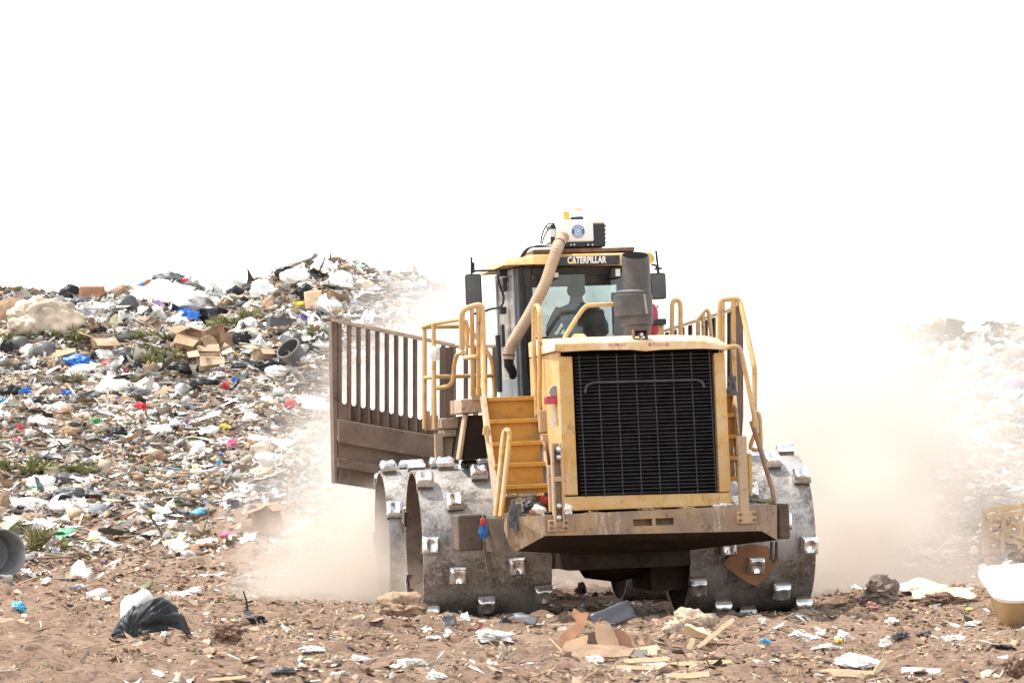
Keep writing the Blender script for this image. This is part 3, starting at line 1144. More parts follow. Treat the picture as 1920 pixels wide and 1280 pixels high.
# ---- belly: rear frame, axle, front frame
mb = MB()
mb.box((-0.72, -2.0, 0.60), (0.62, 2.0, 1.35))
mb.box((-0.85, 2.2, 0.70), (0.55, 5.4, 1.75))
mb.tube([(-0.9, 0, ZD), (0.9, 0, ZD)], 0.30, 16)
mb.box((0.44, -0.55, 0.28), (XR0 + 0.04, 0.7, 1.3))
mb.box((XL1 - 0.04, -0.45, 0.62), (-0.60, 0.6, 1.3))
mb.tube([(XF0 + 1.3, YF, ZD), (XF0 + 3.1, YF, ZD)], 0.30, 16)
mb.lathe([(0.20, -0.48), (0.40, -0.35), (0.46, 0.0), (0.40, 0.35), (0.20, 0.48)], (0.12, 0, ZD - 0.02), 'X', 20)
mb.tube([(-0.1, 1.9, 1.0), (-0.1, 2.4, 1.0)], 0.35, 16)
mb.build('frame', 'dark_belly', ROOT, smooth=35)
# body between drums and cab
mb = MB()
xa, xb = L(1045, 800, -0.6).x, L(1352, 800, -0.6).x
mb.box((xa + 0.10, -2.55, 1.25), (xb - 0.42, -0.45, L(1200, 668, -2.7).z))
mb.box((xa - 0.15, -0.45, 1.2), (xb - 0.42, 0.3, 2.35))
mb.build('engine_block', 'black_plastic', ROOT)

# ---- hood, radiator frame, guard
YG = -2.75
gz = lambda v: L(1200, v, YG).z
mb = MB()
# left and right posts, bottom rail, as one welded frame
mb.prism(LP((1047, 668, YG), (1073, 668, YG), (1084, 928, YG), (1057, 928, YG)), (0, 0.16, 0))
mb.prism(LP((1338, 662, YG), (1359, 660, YG), (1371, 922, YG), (1349, 922, YG)), (0, 0.16, 0))
mb.prism(LP((1057, 931, YG), (1371, 923, YG), (1372, 947, YG), (1058, 958, YG)), (0, 0.16, 0))
frame = mb.build('radiator_frame', 'yellow_paint', ROOT, bevel=0.012)
# side sheets of the hood
for (ua, ub, ud) in ((1046, 1057, 0.03), (1358, 1371, -0.03)):
    mb = MB()
    p = LP((ua, 660, YG + 0.03), (ub, 957, YG + 0.03))
    mb.prism([p[0], p[0] + Vector((ud, 0, 0)), p[1] + Vector((ud, 0, 0)), p[1]], (0, 2.1, 0))
    mb.build('hood_side', 'yellow_paint', ROOT, bevel=0.008)
# top visor
mb = MB()
top = [(1040, 641), (1052, 634), (1100, 632), (1186, 629), (1260, 628), (1320, 629), (1345, 634), (1359, 643)]
bot = [(1040, 657), (1056, 659), (1110, 656), (1186, 655), (1211, 658), (1240, 655), (1320, 653), (1359, 655)]
rings = []
n = len(top)
lo_ = [L(u, v, YG - 0.10) for u, v in bot]
mid = [L(u, v + 9 if 0 < i < n - 1 else v + 2, YG - 0.10) for i, (u, v) in enumerate(top)]
hi_ = [L(u, v, YG + 0.22) for u, v in top]
bk_ = [p + Vector((0, 1.95, 0.06)) for p in hi_]
bb_ = [Vector((p.x, YG + 2.15, q.z)) for p, q in zip(hi_, lo_)]
mb.loft([lo_, mid, hi_, bk_, bb_, lo_], cap=False, closed=False)
mb.face(list(reversed([r[0] for r in (lo_, mid, hi_, bk_, bb_)])))
mb.face([r[-1] for r in (lo_, mid, hi_, bk_, bb_)])
hood = mb.build('hood', 'hood_dust_highlight', ROOT, bevel=0.02)
# stripes on the visor
mb = MB()
for ua, ub, va, vb in ((1142, 1173, 641.5, 649), (1216, 1254, 640.5, 648.5)):
    a = LP((ua, va + 2, YG - 0.104), (ub, va + 2, YG - 0.104), (ub, vb, YG - 0.104), (ua, vb, YG - 0.104))
    mb.prism(a, (0, 0.003, 0))
mb.build('warning_decal', 'worn_red_decal', hood, label='worn red decal')
# dark gap and radiator core
mb = MB()
mb.prism(LP((1060, 662, YG + 0.10), (1348, 656, YG + 0.10), (1361, 925, YG + 0.10), (1072, 930, YG + 0.10)), (0, 0.1, 0))
mb.build('radiator', 'dark_core', ROOT)
mb = MB()
c = L(1208, 790, YG + 0.06)
for k in range(7):
    a = 2 * math.pi * k / 7 + 0.3
    d = Vector((math.cos(a), 0, math.sin(a)))
    s = Vector((-math.sin(a), 0, math.cos(a)))
    mb.prism([c + d * 0.10 - s * 0.06, c + d * 0.50 - s * 0.10, c + d * 0.50 + s * 0.07 + Vector((0, .03, 0)), c + d * 0.10 + s * 0.06 + Vector((0, .03, 0))], (0, 0.012, 0))
mb.lathe([(0.16, -0.03), (0.16, 0.02)], c, 'Y', 20)
mb.build('fan', 'fan_grey', ROOT)
mb = MB()
mb.tube(LP((1265, 775, YG + .05), (1285, 830, YG + .05), (1316, 868, YG + .05)), 0.012, 6)
mb.tube(LP((1245, 740, YG + .05), (1262, 800, YG + .05)), 0.014, 6)
mb.build('coolant_pipe', 'fan_grey', ROOT, smooth=50)
# wire guard
mb = MB()
NH = 38
ga, gb, gc, gd = L(1086, 671, YG - .03), L(1330, 663, YG - .03), L(1343, 918, YG - .03), L(1099, 926, YG - .03)
for i in range(NH):
    s = i / (NH - 1)
    a = ga.lerp(gd, s)
    b = gb.lerp(gc, s)
    w = Vector((0, 0, random.uniform(-.006, .006)))
    pts = [a + Vector((-0.05, 0.06, 0)), a] + [a.lerp(b, q) + w * random.uniform(0.2, 1) for q in (0.2, 0.4, 0.6, 0.8)] + [b, b + Vector((0.04, 0.06, 0))]
    mb.tube(pts, 0.0040, 5)
for i in range(8):
    s = i / 7
    mb.tube([ga.lerp(gb, s) + Vector((0, 0.011, 0.03)), gd.lerp(gc, s) + Vector((0, 0.011, -0.03))], 0.0056, 5)
guard = mb.build('wire_guard', 'chrome_wire', ROOT, smooth=60)
rail('guard_handle', [(1097, 736, YG - .04), (1100, 722, YG - .045), (1112, 717, YG - .045), (1308, 712, YG - .045), (1317, 716, YG - .045), (1320, 726, YG - .04)], 0.015, 'chrome_wire', guard, 0.03)
# lamp bracket on the visor
mb = MB()
for u0, u1 in ((1189, 1191), (1213, 1215)):
    rect(mb, u0, 617, u1, 640, YG - 0.08, YG + 0.06)
rect(mb, 1191, 617, 1213, 619.5, YG - 0.08, YG + 0.06)
rect(mb, 1191, 637.5, 1213, 640, YG - 0.08, YG + 0.06)
rect(mb, 1191, 619.5, 1213, 630, YG + 0.03, YG + 0.06)
br = mb.build('lamp_bracket', 'rust_brown', ROOT)
mb = MB()
mb.lathe([(0.015, -0.05), (0.032, -0.03), (0.034, 0.03), (0.02, 0.05)], L(1202, 627, YG - 0.02), 'Y', 14)
mb.tube(LP((1202, 629, YG - 0.02), (1202, 638, YG - 0.02)), 0.005, 6)
mb.build('bulb', 'bare_steel', br, smooth=40)
# low lump on the hood behind the visor
mb = MB()
mb.loft([[L(u, 634, YG + dy) for u, dy in ((1070, .5), (1102, .5), (1102, .9), (1070, .9))], [L(u, 625.5, YG + dy) for u, dy in ((1076, .55), (1096, .55), (1096, .85), (1076, .85))]])
mb.build('filler_cap', 'yellow_paint', ROOT, bevel=0.02)

# ---- bumper (rear counterweight)
YB = -2.95
A0, A1, A2, A3 = LP((1021, 966, YB), (1424, 946, YB), (1428, 995, YB), (1022, 1004, YB))


def bil(s, q):
    return A0.lerp(A1, s).lerp(A3.lerp(A2, s), q)


us = [0, (1185 - 1021) / 403, (1221 - 1021) / 403, (1227 - 1021) / 403, (1261 - 1021) / 403, 1]
vs = [0, 0.36, 0.66, 1]
mb = MB()
for i in range(5):
    for j in range(3):
        c4 = [bil(us[i], vs[j]), bil(us[i + 1], vs[j]), bil(us[i + 1], vs[j + 1]), bil(us[i], vs[j + 1])]
        if j == 1 and i in (1, 3):
            bk = [p + Vector((0, 0.14, 0)) for p in c4]
            for k in range(4):
                mb.face([c4[k], c4[(k + 1) % 4], bk[(k + 1) % 4], bk[k]])
            mb.face(bk)
        else:
            mb.face(c4)
Bt, Bm, Bb = LP((951, 969, -2.62), (951, 1010, -2.62), (969, 1033, -2.62))
Ct, Cb = LP((1457, 946, -2.62), (1457, 1012, -2.62))
q1, q2 = LP((1292, 1031, -2.1), (1097, 1039, -2.1))
mb.face([A0, A3, Bb, Bm, Bt])
mb.face([A1, Ct, Cb, A2])
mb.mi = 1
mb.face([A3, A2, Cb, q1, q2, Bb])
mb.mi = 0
Bt2, Ct2 = Bt + Vector((0, 0.55, 0)), Ct + Vector((0, 0.55, 0))
Bb2 = Bb + Vector((0, 0.5, 0))
Cb2 = Cb + Vector((0, 0.5, 0))
mb.face([A0, Bt, Bt2, Ct2, Ct, A1])
mb.face([Bt, Bm, Bb, Bb2, Bt2])
mb.face([Ct, Ct2, Cb2, Cb])
mb.face([Bt2, Bb2, q2, q1, Cb2, Ct2])
mb.face([Bb, q2, Bb2])
mb.face([Cb, Cb2, q1])
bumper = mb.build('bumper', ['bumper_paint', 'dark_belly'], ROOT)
# foot plates of the posts
for u0, v0, u1, v1 in ((1028, 974, 1066, 996), (1382, 958, 1418, 981)):
    rpart('foot_plate', 'dusty_yellow', (u0, v0, u1, v1, YB - 0.03, YB + 0.02), bumper, 0.008)
mb = MB()
for u, v in ((1033, 979), (1033, 990), (1061, 979), (1061, 990), (1387, 964), (1387, 975), (1413, 963), (1413, 974)):
    mb.lathe([(0.016, -0.05), (0.016, -0.025)], L(u, v, YB), 'Y', 6)
mb.build('bolt', 'rust_brown', bumper)
mb = MB()
for u0, v0, u1, v1 in ((1037, 830, 1041, 990), (1053, 830, 1056, 990)):
    rect(mb, u0, v0, u1, v1, YB - 0.06, YB + 0.06)
rect(mb, 1041, 830, 1053, 990, YB + 0.03, YB + 0.06)
rect(mb, 1037, 893, 1056, 902, YB - 0.065, YB - 0.06)
lb = mb.build('light_bar', 'dusty_yellow', ROOT, bevel=0.006)
mb = MB()
for v in (843, 857, 948, 970):
    mb.lathe([(0.035, 0.02), (0.035, -0.05), (0.022, -0.075), (0.01, -0.08)], L(1047, v, YB), 'Y', 14)
mb.build('marker_lamp', 'bare_steel', lb, smooth=40)
rpart('post', 'dusty_yellow', (1029, 872, 1036, 960, YB + .25, YB + .33))
rpart('post', 'dusty_yellow', (1386, 817, 1403, 968, YB - 0.01, YB + 0.09))
rpart('post', 'yellow_rail', (1404, 850, 1411, 930, YB + 0.45, YB + 0.55))
# side boxes next to the bumper
mb = MB()
rect(mb, 859, 964, 905, 1032, -1.75, -1.15)
mb.build('side_box', 'mud_steel', ROOT, bevel=0.02)
mb = MB()
# curved deflector between box and bumper
pr = LP((904, 969, -1.9), (918, 972, -2.15), (938, 972, -2.35), (952, 971, -2.5))
pr2 = LP((912, 1034, -1.9), (922, 1034, -2.05), (936, 1030, -2.15), (945, 1022, -2.25))
mb.loft([pr, pr2], cap=False, closed=False)
mb.loft([[p + Vector((0.0, .03, 0)) for p in pr], [p + Vector((0, .03, 0)) for p in pr2]], cap=False, closed=False)
mb.prism(LP((906, 965, -1.9), (912, 966, -1.9), (922, 1076, -1.9), (916, 1080, -1.9), (908, 1034, -1.9)), (0, 0.05, 0))
mb.build('deflector', 'mud_steel', ROOT, smooth=40)
mb = MB()
rect(mb, 1460, 944, 1481, 1010, -1.75, -1.2)
mb.build('side_box', 'mud_steel', ROOT, bevel=0.02)
mb = MB()
mb.tube(LP((1447, 1015, -2.5), (1446, 1046, -2.5), (1451, 1053, -2.5), (1456, 1046, -2.5), (1456, 1015, -2.5)), 0.018, 8)
mb.build('tow_hook', 'black_plastic', ROOT, smooth=40)
# mudguards beside the hood, over the drums
mb = MB()
mb.prism(LP((878, 778, -0.35), (907, 778, -0.35), (930, 858, -0.35), (866, 862, -0.35)), (0, 1.4, 0))
mb.build('fender_box', 'dark_belly', ROOT)
mb = MB()
mb.prism(LP((872, 776, -0.38), (878, 776, -0.38), (866, 862, -0.38), (859, 862, -0.38)), (0, 0.25, 0))
rect(mb, 865, 747, 905, 774, -0.45, 0.6)
mb.build('fender', 'tan_dust_paint', ROOT, bevel=0.012)
mb = MB()
rect(mb, 827, 783, 864, 803, 0.5, 1.2)
rect(mb, 832, 804, 863, 818, 0.55, 1.15)
rect(mb, 816, 812, 832, 870, 0.62, 0.72)
rect(mb, 832, 818, 860, 870, 0.70, 0.80)
mb.build('platform', 'tan_dust_paint', ROOT, bevel=0.012)
mb = MB()
rect(mb, 797, 770, 807, 806, 0.7, 0.75)
rect(mb, 808, 778, 822, 806, 0.6, 0.65)
rect(mb, 884, 727, 904, 750, -0.5, -0.46)
mb.build('rail_foot', 'tan_dust_paint', ROOT, bevel=0.006)
# rear-left frame plates beside the radiator
mb = MB()
rect(mb, 1014, 712, 1046, 742, -1.2, -0.9)
rect(mb, 1012, 768, 1044, 810, -1.75, -1.6)
rect(mb, 1018, 812, 1046, 862, -1.8, -1.7)
mb.build('side_panel', 'dusty_yellow', ROOT, bevel=0.01)
mb = MB()
rect(mb, 1025, 742, 1046, 757, -2.55, -2.35)
mb.build('tail_lamp', 'red_lens', ROOT, bevel=0.01)
mb = MB()
mb.lathe([(0.02, 0.04), (0.05, 0.03), (0.062, -0.02), (0.055, -0.05)], L(1039, 733, -2.5), 'Y', 18)
mb.build('work_lamp', 'galvanised', ROOT, smooth=40)


# ---- stairs
def stairs(st, steps, y0, dy):
    n = len(steps)
    for i, (ua, ub, v) in enumerate(steps):
        y = y0 + dy * i
        a, b = L(ua, v, y), L(ub, v, y)
        mb = MB()
        mb.box((a.x, y, a.z - 0.045), (b.x, y - dy * 1.15 if i < n - 1 else y + 0.3, a.z))
        mb.build('step', 'yellow_step', st, bevel=0.006)
        if i:
            u_ = steps[i - 1]
            up = L(u_[0], u_[2], y - dy)
            mb = MB()
            yb = y - dy + 0.06
            mb.box((a.x + .01, yb, a.z - 0.02), (b.x - .005, yb + 0.012, up.z - 0.045))
            mb.build('riser', 'yellow_step', st)


st = empty('stairs')
st.parent = ROOT
LS = [(914, 1006, 745), (918, 1011, 787), (923, 1017, 829), (928, 1023, 869), (934, 1028, 910)]
stairs(st, LS, -1.35, -0.26)
mb = MB()
pt = LP((907, 742, -1.35), (917, 742, -1.35), (944, 950, -2.42), (934, 950, -2.42))
mb.prism([pt[0], pt[3], pt[3] + Vector((0, 0.34, 0)), pt[0] + Vector((0, 0.34, 0))], (0.03, 0, 0))
pt = LP((1006, 742, -1.35), (1032, 950, -2.42))
mb.prism([pt[0], pt[1], pt[1] + Vector((0, 0.34, 0)), pt[0] + Vector((0, 0.34, 0))], (0.03, 0, 0))
mb.build('stringer', 'tan_dust_paint', st, bevel=0.005)
mb = MB()
rect(mb, 936, 916, 1028, 925, -2.3, -1.6)
rect(mb, 940, 930, 1030, 960, -2.05, -2.0)
mb.build('toe_board', 'yellow_step', st)
st2 = empty('stairs')
st2.parent = ROOT
RS = [(1358, 1376, 735), (1360, 1382, 775), (1362, 1386, 815), (1364, 1388, 855), (1366, 1390, 894)]
stairs(st2, RS, -1.25, -0.26)
mb = MB()
pt = LP((1376, 730, -1.25), (1392, 905, -2.35))
mb.prism([pt[0], pt[1], pt[1] + Vector((0, 0.3, 0)), pt[0] + Vector((0, 0.3, 0))], (0.025, 0, 0))
mb.build('stringer', 'tan_dust_paint', st2, bevel=0.005)

# ---- hand rails
Y1 = -0.9
rail('handrail', [(866, 655, Y1 + .1), (866, 588, Y1), (870, 579, Y1), (897, 571, Y1), (904, 574, Y1), (905, 600, Y1), (906, 660, Y1 - .1), (909, 760, Y1 - .4), (912, 800, Y1 - .6), (919, 850, Y1 - .9), (926, 868, Y1 - 1.0)], 0.032)
rail('handrail', [(872, 600, Y1 + .5), (876, 612, Y1 + .5), (876, 640, Y1 + .5), (870, 666, Y1 + .4), (871, 671, Y1 + .3), (897, 668, Y1)], 0.027)
rail('handrail', [[(885, 576, Y1), (886, 690, Y1 + .2), (886, 742, Y1 + .3)], [(897, 572, Y1), (897, 740, Y1 + .1)]], 0.026)
Y2 = 0.65
rail('handrail', [[(796, 804, Y2), (796, 613, Y2)], [(815, 804, Y2 - .3), (813, 607, Y2 - .3)], [(793, 613, Y2), (815, 606, Y2 - .3), (866, 598, Y1 + .2)], [(793, 613, Y2), (872, 612, Y2 + .4), (888, 625, Y2 + .4), (921, 670, Y2 + .3), (924, 690, Y2 + .3), (928, 747, Y2 + .3)], [(797, 708, Y2), (815, 706, Y2 - .3)], [(815, 706, Y2 - .3), (925, 704, Y2 + .3)]], 0.025)
rail('handrail', [(816, 728, Y2 - .3), (843, 724, Y2 - .4), (850, 710, Y2 - .45), (852, 680, Y2 - .5), (857, 664, Y2 - .6), (868, 660, Y1 + .3)], 0.025)
rail('handrail', [(1006, 778, Y1 - .5), (1005, 700, Y1 - .5), (1001, 670, Y1 - .5), (1001, 585, Y1 - .5), (1004, 573, Y1 - .55), (1009, 573, Y1 - .7), (1012, 585, Y1 - .8), (1012, 700, Y1 - .8), (1011, 775, Y1 - .8)], 0.026, corner=0.05)
rail('handrail', [(929, 968, -2.5), (944, 815, -2.3), (948, 806, -2.3), (953, 806, -2.4), (956, 814, -2.4), (939, 968, -2.62)], 0.028, corner=0.04)
rail('handrail', [(908, 815, -1.7), (909, 800, -1.7), (913, 798, -1.7), (915, 830, -1.7), (923, 866, -1.9)], 0.02, corner=0.03)
rail('handrail', [(1058, 634, -0.6), (1076, 604, -0.6), (1095, 576, -0.6), (1104, 572, -0.6), (1150, 570, -0.6)], 0.026)
rail('handrail', [(1260, 632, 0.1), (1260, 570, 0.1), (1264, 562, 0.1), (1271, 562, 0.1), (1276, 570, 0.1), (1276, 632, 0.1)], 0.028, corner=0.06)
rail('handrail', [[(1310, 630, 0.9), (1307, 600, 0.9), (1312, 595, 0.9), (1323, 580, 0.9), (1329, 584, 0.9), (1334, 632, 0.9)], [(1319, 632, 0.9), (1318, 588, 0.9)]], 0.024, corner=0.05)
Y3 = -0.9
rail('handrail', [(1349, 645, Y3), (1349, 568, Y3), (1353, 562, Y3), (1381, 559, Y3), (1388, 566, Y3), (1414, 685, Y3 - .5), (1415, 700, Y3 - .5), (1415, 772, Y3 - .6)], 0.028)
rail('handrail', [[(1355, 563, Y3), (1355, 645, Y3)], [(1375, 560, Y3), (1376, 660, Y3), (1379, 735, Y3)]], 0.026)
rail('handrail', [(1355, 655, -2.4), (1364, 650, -2.2), (1384, 649, -2.1), (1390, 660, -2.1), (1415, 782, -2.3), (1414, 800, -2.3)], 0.026)
rail('handrail', [(1415, 772, -1.9), (1421, 773, -1.9), (1425, 782, -1.9), (1427, 838, -1.9), (1422, 844, -1.9), (1408, 842, -1.9), (1407, 834, -1.9), (1418, 806, -1.9), (1416, 774, -1.9)], 0.022, corner=0.05)

# ---- cab
YK, YQ = 0.25, 1.95          # rear and front planes
cz = lambda v, Y=YK: L(1090, v, Y).z
xk0, xk1 = L(972, 560, YK).x, L(1222, 560, YK).x
zt, zb = cz(497), cz(760)
zs = cz(632)                 # sill of the rear window
cab = empty('cab')
cab.parent = ROOT
for nm_, a_, b_ in (('pillar', (xk0, YK, zb), (xk0 + 0.17, YK + 0.16, zt)), ('pillar', (xk1 - 0.15, YK, zb), (xk1, YK + 0.16, zt)),
                    ('pillar', (xk0 + 0.04, YQ - 0.12, zb), (xk0 + 0.12, YQ, zt)), ('pillar', (xk1 - 0.12, YQ - 0.12, zb), (xk1 - 0.04, YQ, zt)),
                    ('header', (xk0 + 0.17, YK + 0.01, zt - 0.10), (xk1 - 0.15, YK + 0.12, zt)), ('header', (xk0 + 0.12, YQ - 0.1, zt - 0.16), (xk1 - 0.12, YQ, zt))):
    mb = MB()
    mb.box(a_, b_)
    mb.build(nm_, 'cab_grey', cab, bevel=0.02)
mb = MB()
mb.box((xk0 + 0.17, YK + 0.02, zb), (xk1 - 0.15, YK + 0.10, zs))
for i in range(9):
    z = zs - 0.06 - i * 0.07
    mb.box((xk0 + 0.22, YK - 0.005, z - 0.04), (xk1 - 0.2, YK + 0.018, z - 0.012))
mb.box((xk0 + 0.1, YQ - 0.12, zb), (xk1 - 0.1, YQ - 0.02, zs - 0.45))
mb.build('rear_panel', 'cab_grey', cab, bevel=0.006)
mb = MB()
mb.box((xk0 + 0.06, YK + 0.16, zb - 0.05), (xk1 - 0.05, YQ - 0.14, zb + 0.25))
mb.build('floor', 'cab_grey', cab)
# left door with its window seen edge-on
xa = xk0 - 0.03
dr = MB()
zd = cz(700)
dr.box((xa, YK + 0.17, zb), (xa + 0.06, YQ, zd))
for ya, yb in ((YK + 0.17, YK + 0.27), (YQ - 0.10, YQ)):
    dr.box((xa, ya, zd), (xa + 0.06, yb, zt))
dr.box((xa, YK + 0.27, zt - 0.08), (xa + 0.06, YQ - 0.10, zt))
door = dr.build('door', 'cab_grey_light', cab, bevel=0.01)
mb = MB()
mb.box((xa + 0.02, YK + 0.27, zd), (xa + 0.035, YQ - 0.10, zt - 0.08))
mb.build('side_glass', 'dusty_glass', cab)
mb = MB()
mb.box((xk1 - 0.05, YK + 0.16, zs - 0.5), (xk1 - 0.035, YQ - 0.12, zt - 0.02))
mb.build('side_glass', 'cab_glass', cab)
mb = MB()
mb.box((xk0 + 0.17, YK + 0.045, zs), (xk1 - 0.15, YK + 0.058, zt - 0.10))
mb.build('rear_window', 'cab_glass', cab)
mb = MB()
mb.box((xk0 + 0.12, YQ - 0.06, zs - 0.45), (xk1 - 0.12, YQ - 0.047, zt - 0.16))
mb.build('windscreen', 'cab_glass', cab)
# roof
mb = MB()
rb = LP((944, 497, YK - .08), (950, 497, YK - .12), (1000, 495, YK - .22), (1166, 497, YK - .22), (1222, 494, YK - .12), (1228, 488, YK - .08))
rt = LP((946, 490, YK - .02), (955, 482, YK - .05), (1000, 477, YK - .16), (1166, 474, YK - .16), (1220, 472, YK - .05), (1227, 480, YK - .02))
rt2 = [p + Vector((0, 1.9, 0.02)) for p in rt]
rb2 = [p + Vector((0, 2.1, 0)) for p in rb]
rb3 = [Vector((a.x, a.y, a.z)) for a in rb]
mb.loft([rb, rt, rt2, rb2, rb], cap=False, closed=False)
mb.face([rb[0], rt[0], rt2[0], rb2[0]])
mb.face([rb[-1], rb2[-1], rt2[-1], rt[-1]])
roof = mb.build('roof', 'yellow_paint', cab, bevel=0.02)
# name board under the roof edge
YS = YK - 0.215
YN = YS - 0.02
mb = MB()
mb.prism(LP((1045, 482, YN), (1162, 478, YN), (1162, 495, YN), (1045, 498, YN)), (0, 0.05, 0))
board = mb.build('name_board', 'cab_grey', ROOT, bevel=0.004)


def text_obj(name, body, u0, u1, vtop, vbot, Y, mat, parent, depth=0.006, offset=0.0):
    cu = bpy.data.curves.new(name, 'FONT')
    cu.body = body
    cu.offset = offset
    cu.extrude = 0.5
    tmp = bpy.data.objects.new(name, cu)
    col.objects.link(tmp)
    dg = bpy.context.evaluated_depsgraph_get()
    me = bpy.data.meshes.new_from_object(tmp.evaluated_get(dg))
    bpy.data.objects.remove(tmp)
    me.name = name
    co = np.array([v.co[:] for v in me.vertices])
    lo, hi = co.min(0), co.max(0)
    bl, brr, tl = L(u0, vbot, Y), L(u1, vbot + (u0 - u1) * 0.018, Y), L(u0, vtop, Y)
    for v, c in zip(me.vertices, co):
        s = (c - lo) / (hi - lo)
        v.co = bl + (brr - bl) * s[0] + (tl - bl) * s[1] + Vector((0, -depth * s[2], 0))
    me.materials.clear()
    me.materials.append(M(mat))
    o = bpy.data.objects.new(name, me)
    col.objects.link(o)
    o.parent = parent
    return o


text_obj('lettering', 'CATERPILLAR', 1064, 1137, 481.5, 494.5, YN - 0.001, 'letter_white', board, 0.006, 0.034)
mb = MB()
mb.prism(LP((1069.5, 494.6, YN - .009), (1079.5, 494.3, YN - .009), (1074.5, 488, YN - .009)), (0, 0.002, 0))
mb.build('emblem', 'letter_yellow', board)
# steel plate on the roof
mb = MB()
pp = LP((1000, 468, YK), (1190, 463, YK), (1190, 470, YK), (1000, 475, YK))
mb.prism(pp, (0, 1.1, 0))
for u in (1010, 1100, 1180):
    rect(mb, u, 470, u + 8, 476, YK + .1, YK + .3)
mb.build('roof_plate', 'rust_brown', ROOT)
# filter unit
YA = YK + 0.12
ac = empty('air_unit')
ac.parent = ROOT
mb = MB()
rect(mb, 1044, 412, 1113, 454, YA, YA + 0.55)
rect(mb, 1031, 428, 1043.6, 455, YA + 0.05, YA + 0.5)
mb.build('housing', 'white_enamel', ac, bevel=0.02)
mb = MB()
rect(mb, 1033, 421, 1041, 428, YA + 0.04, YA + 0.4)
rect(mb, 1032.5, 444, 1041, 455, YA + 0.03, YA + 0.049)
rect(mb, 1058, 454, 1115, 463, YA + 0.03, YA + 0.5)
mb.build('base', 'black_plastic', ac, bevel=0.006)
mb = MB()
for u in (1070, 1076, 1102, 1110):
    mb.lathe([(0.010, 0.0), (0.010, -0.03)], L(u, 459, YA + 0.04), 'Y', 8)
mb.build('bolt', 'bare_steel', ac)
mb = MB()
rect(mb, 1112, 420, 1135, 462, YA + 0.04, YA + 0.5)
for k in range(5):
    rect(mb, 1135, 421 + k * 8, 1136.5, 425 + k * 8, YA + 0.06, YA + 0.4)
mb.build('condenser', 'black_plastic', ac, bevel=0.008)
mb = MB()
rect(mb, 1112, 416, 1134, 419.7, YA + 0.05, YA + 0.5)
mb.build('lid', 'cream_plastic', ac, bevel=0.006)
# round emblem
c = L(1084, 434, YA - 0.004)
rr = 12.4 / FPX * 40.2
lg = empty('badge')
lg.parent = ROOT


def ring(mb, r0, r1, a0, a1, dy, n=28):
    a = [a0 + (a1 - a0) * k / n for k in range(n + 1)]
    for p, q in zip(a[:-1], a[1:]):
        f = [c + Vector((math.cos(w) * r, dy, math.sin(w) * r)) for w, r in ((p, r0), (q, r0), (q, r1), (p, r1))]
        mb.prism(f, (0, 0.002, 0))


mb = MB()
ring(mb, rr * .52, rr, R(-28), R(208), -0.002)
mb.build('ring', 'logo_blue', lg)
mb = MB()
ring(mb, rr * .52, rr, R(208), R(332), -0.002)
mb.build('ring', 'logo_grey', lg)
mb = MB()
ring(mb, 0.0005, rr * .36, 0, 2 * math.pi, -0.002)
mb.build('disc', 'cyan_film', lg)
mb = MB()
for k in range(7):
    w = R(148 - k * 19)
    ring(mb, rr * .66, rr * .86, w - R(6), w + R(5), -0.005, 3)
for k in range(8):
    w = R(222 + k * 14)
    ring(mb, rr * .70, rr * .84, w - R(4), w + R(3), -0.005, 2)
ring(mb, 0.0005, rr * .13, 0, 6.283, -0.006, 10)
mb.build('lettering', 'letter_white', lg)
# beacons
b1 = MB()
b1.lathe([(0.045, 0), (0.05, 0.01), (0.042, 0.015), (0.038, 0.08), (0.046, 0.085), (0.046, 0.092), (0.03, 0.095)], L(1062, 412, YA + 0.2), 'Z', 20)
b1.build('beacon', 'orange_lens', ROOT, smooth=40)
bb = MB()
bb.lathe([(0.08, 0), (0.08, 0.025), (0.075, 0.03)], L(1082, 412, YA + 0.25), 'Z', 20)
bc = bb.build('beacon', 'black_plastic', ROOT, smooth=40)
mb = MB()
mb.lathe([(0.068, 0.03), (0.072, 0.10), (0.064, 0.11)], L(1082, 412, YA + 0.25), 'Z', 20)
mb.build('lens', 'clear_lens', bc, smooth=40)
mb = MB()
mb.lathe([(0.066, 0.11), (0.064, 0.125), (0.03, 0.132)], L(1082, 412, YA + 0.25), 'Z', 20)
mb.build('lid', 'orange_lens', bc, smooth=40)
# corrugated hose
pth = [(1058, 441, YA - 0.06), (1052, 450, YA - .12), (1046, 462, YK - .24), (1040, 480, YK - .3), (1033, 500, YK - .32), (1023, 530, YK - .34), (1012, 552, YK - .34), (1000, 576, YK - .33), (985, 603, YK - .3), (970, 628, YK - .26), (960, 645, YK - .22), (955, 660, YK - .2), (954, 674, YK - .2)]
P = LP(*pth)
# Catmull-Rom through the measured points, then ribs
dense = []
for i in range(len(P) - 1):
    p0, p1, p2, p3 = P[max(i - 1, 0)], P[i], P[i + 1], P[min(i + 2, len(P) - 1)]
    for k in range(16):
        s = k / 16
        dense.append(0.5 * ((2 * p1) + (p2 - p0) * s + (2 * p0 - 5 * p1 + 4 * p2 - p3) * s * s + (3 * p1 - p0 - 3 * p2 + p3) * s ** 3))
dense.append(P[-1])
ln = [0]
for a, b in zip(dense[:-1], dense[1:]):
    ln.append(ln[-1] + (b - a).length)
nr = int(ln[-1] / 0.0070)
pts, rad = [], []
j = 0
for k in range(nr + 1):
    d = ln[-1] * k / nr
    while j < len(ln) - 2 and ln[j + 1] < d:
        j += 1
    s = (d - ln[j]) / max(ln[j + 1] - ln[j], 1e-6)
    pts.append(dense[j].lerp(dense[j + 1], s))
    rad.append(0.066 + (0.0036 if (k // 2) % 2 else -0.0036))
mb = MB()
mb.tube(pts, rad, 20)
hose = mb.build('hose', 'hose', ROOT, smooth=80)
mb = MB()
e = P[-1]
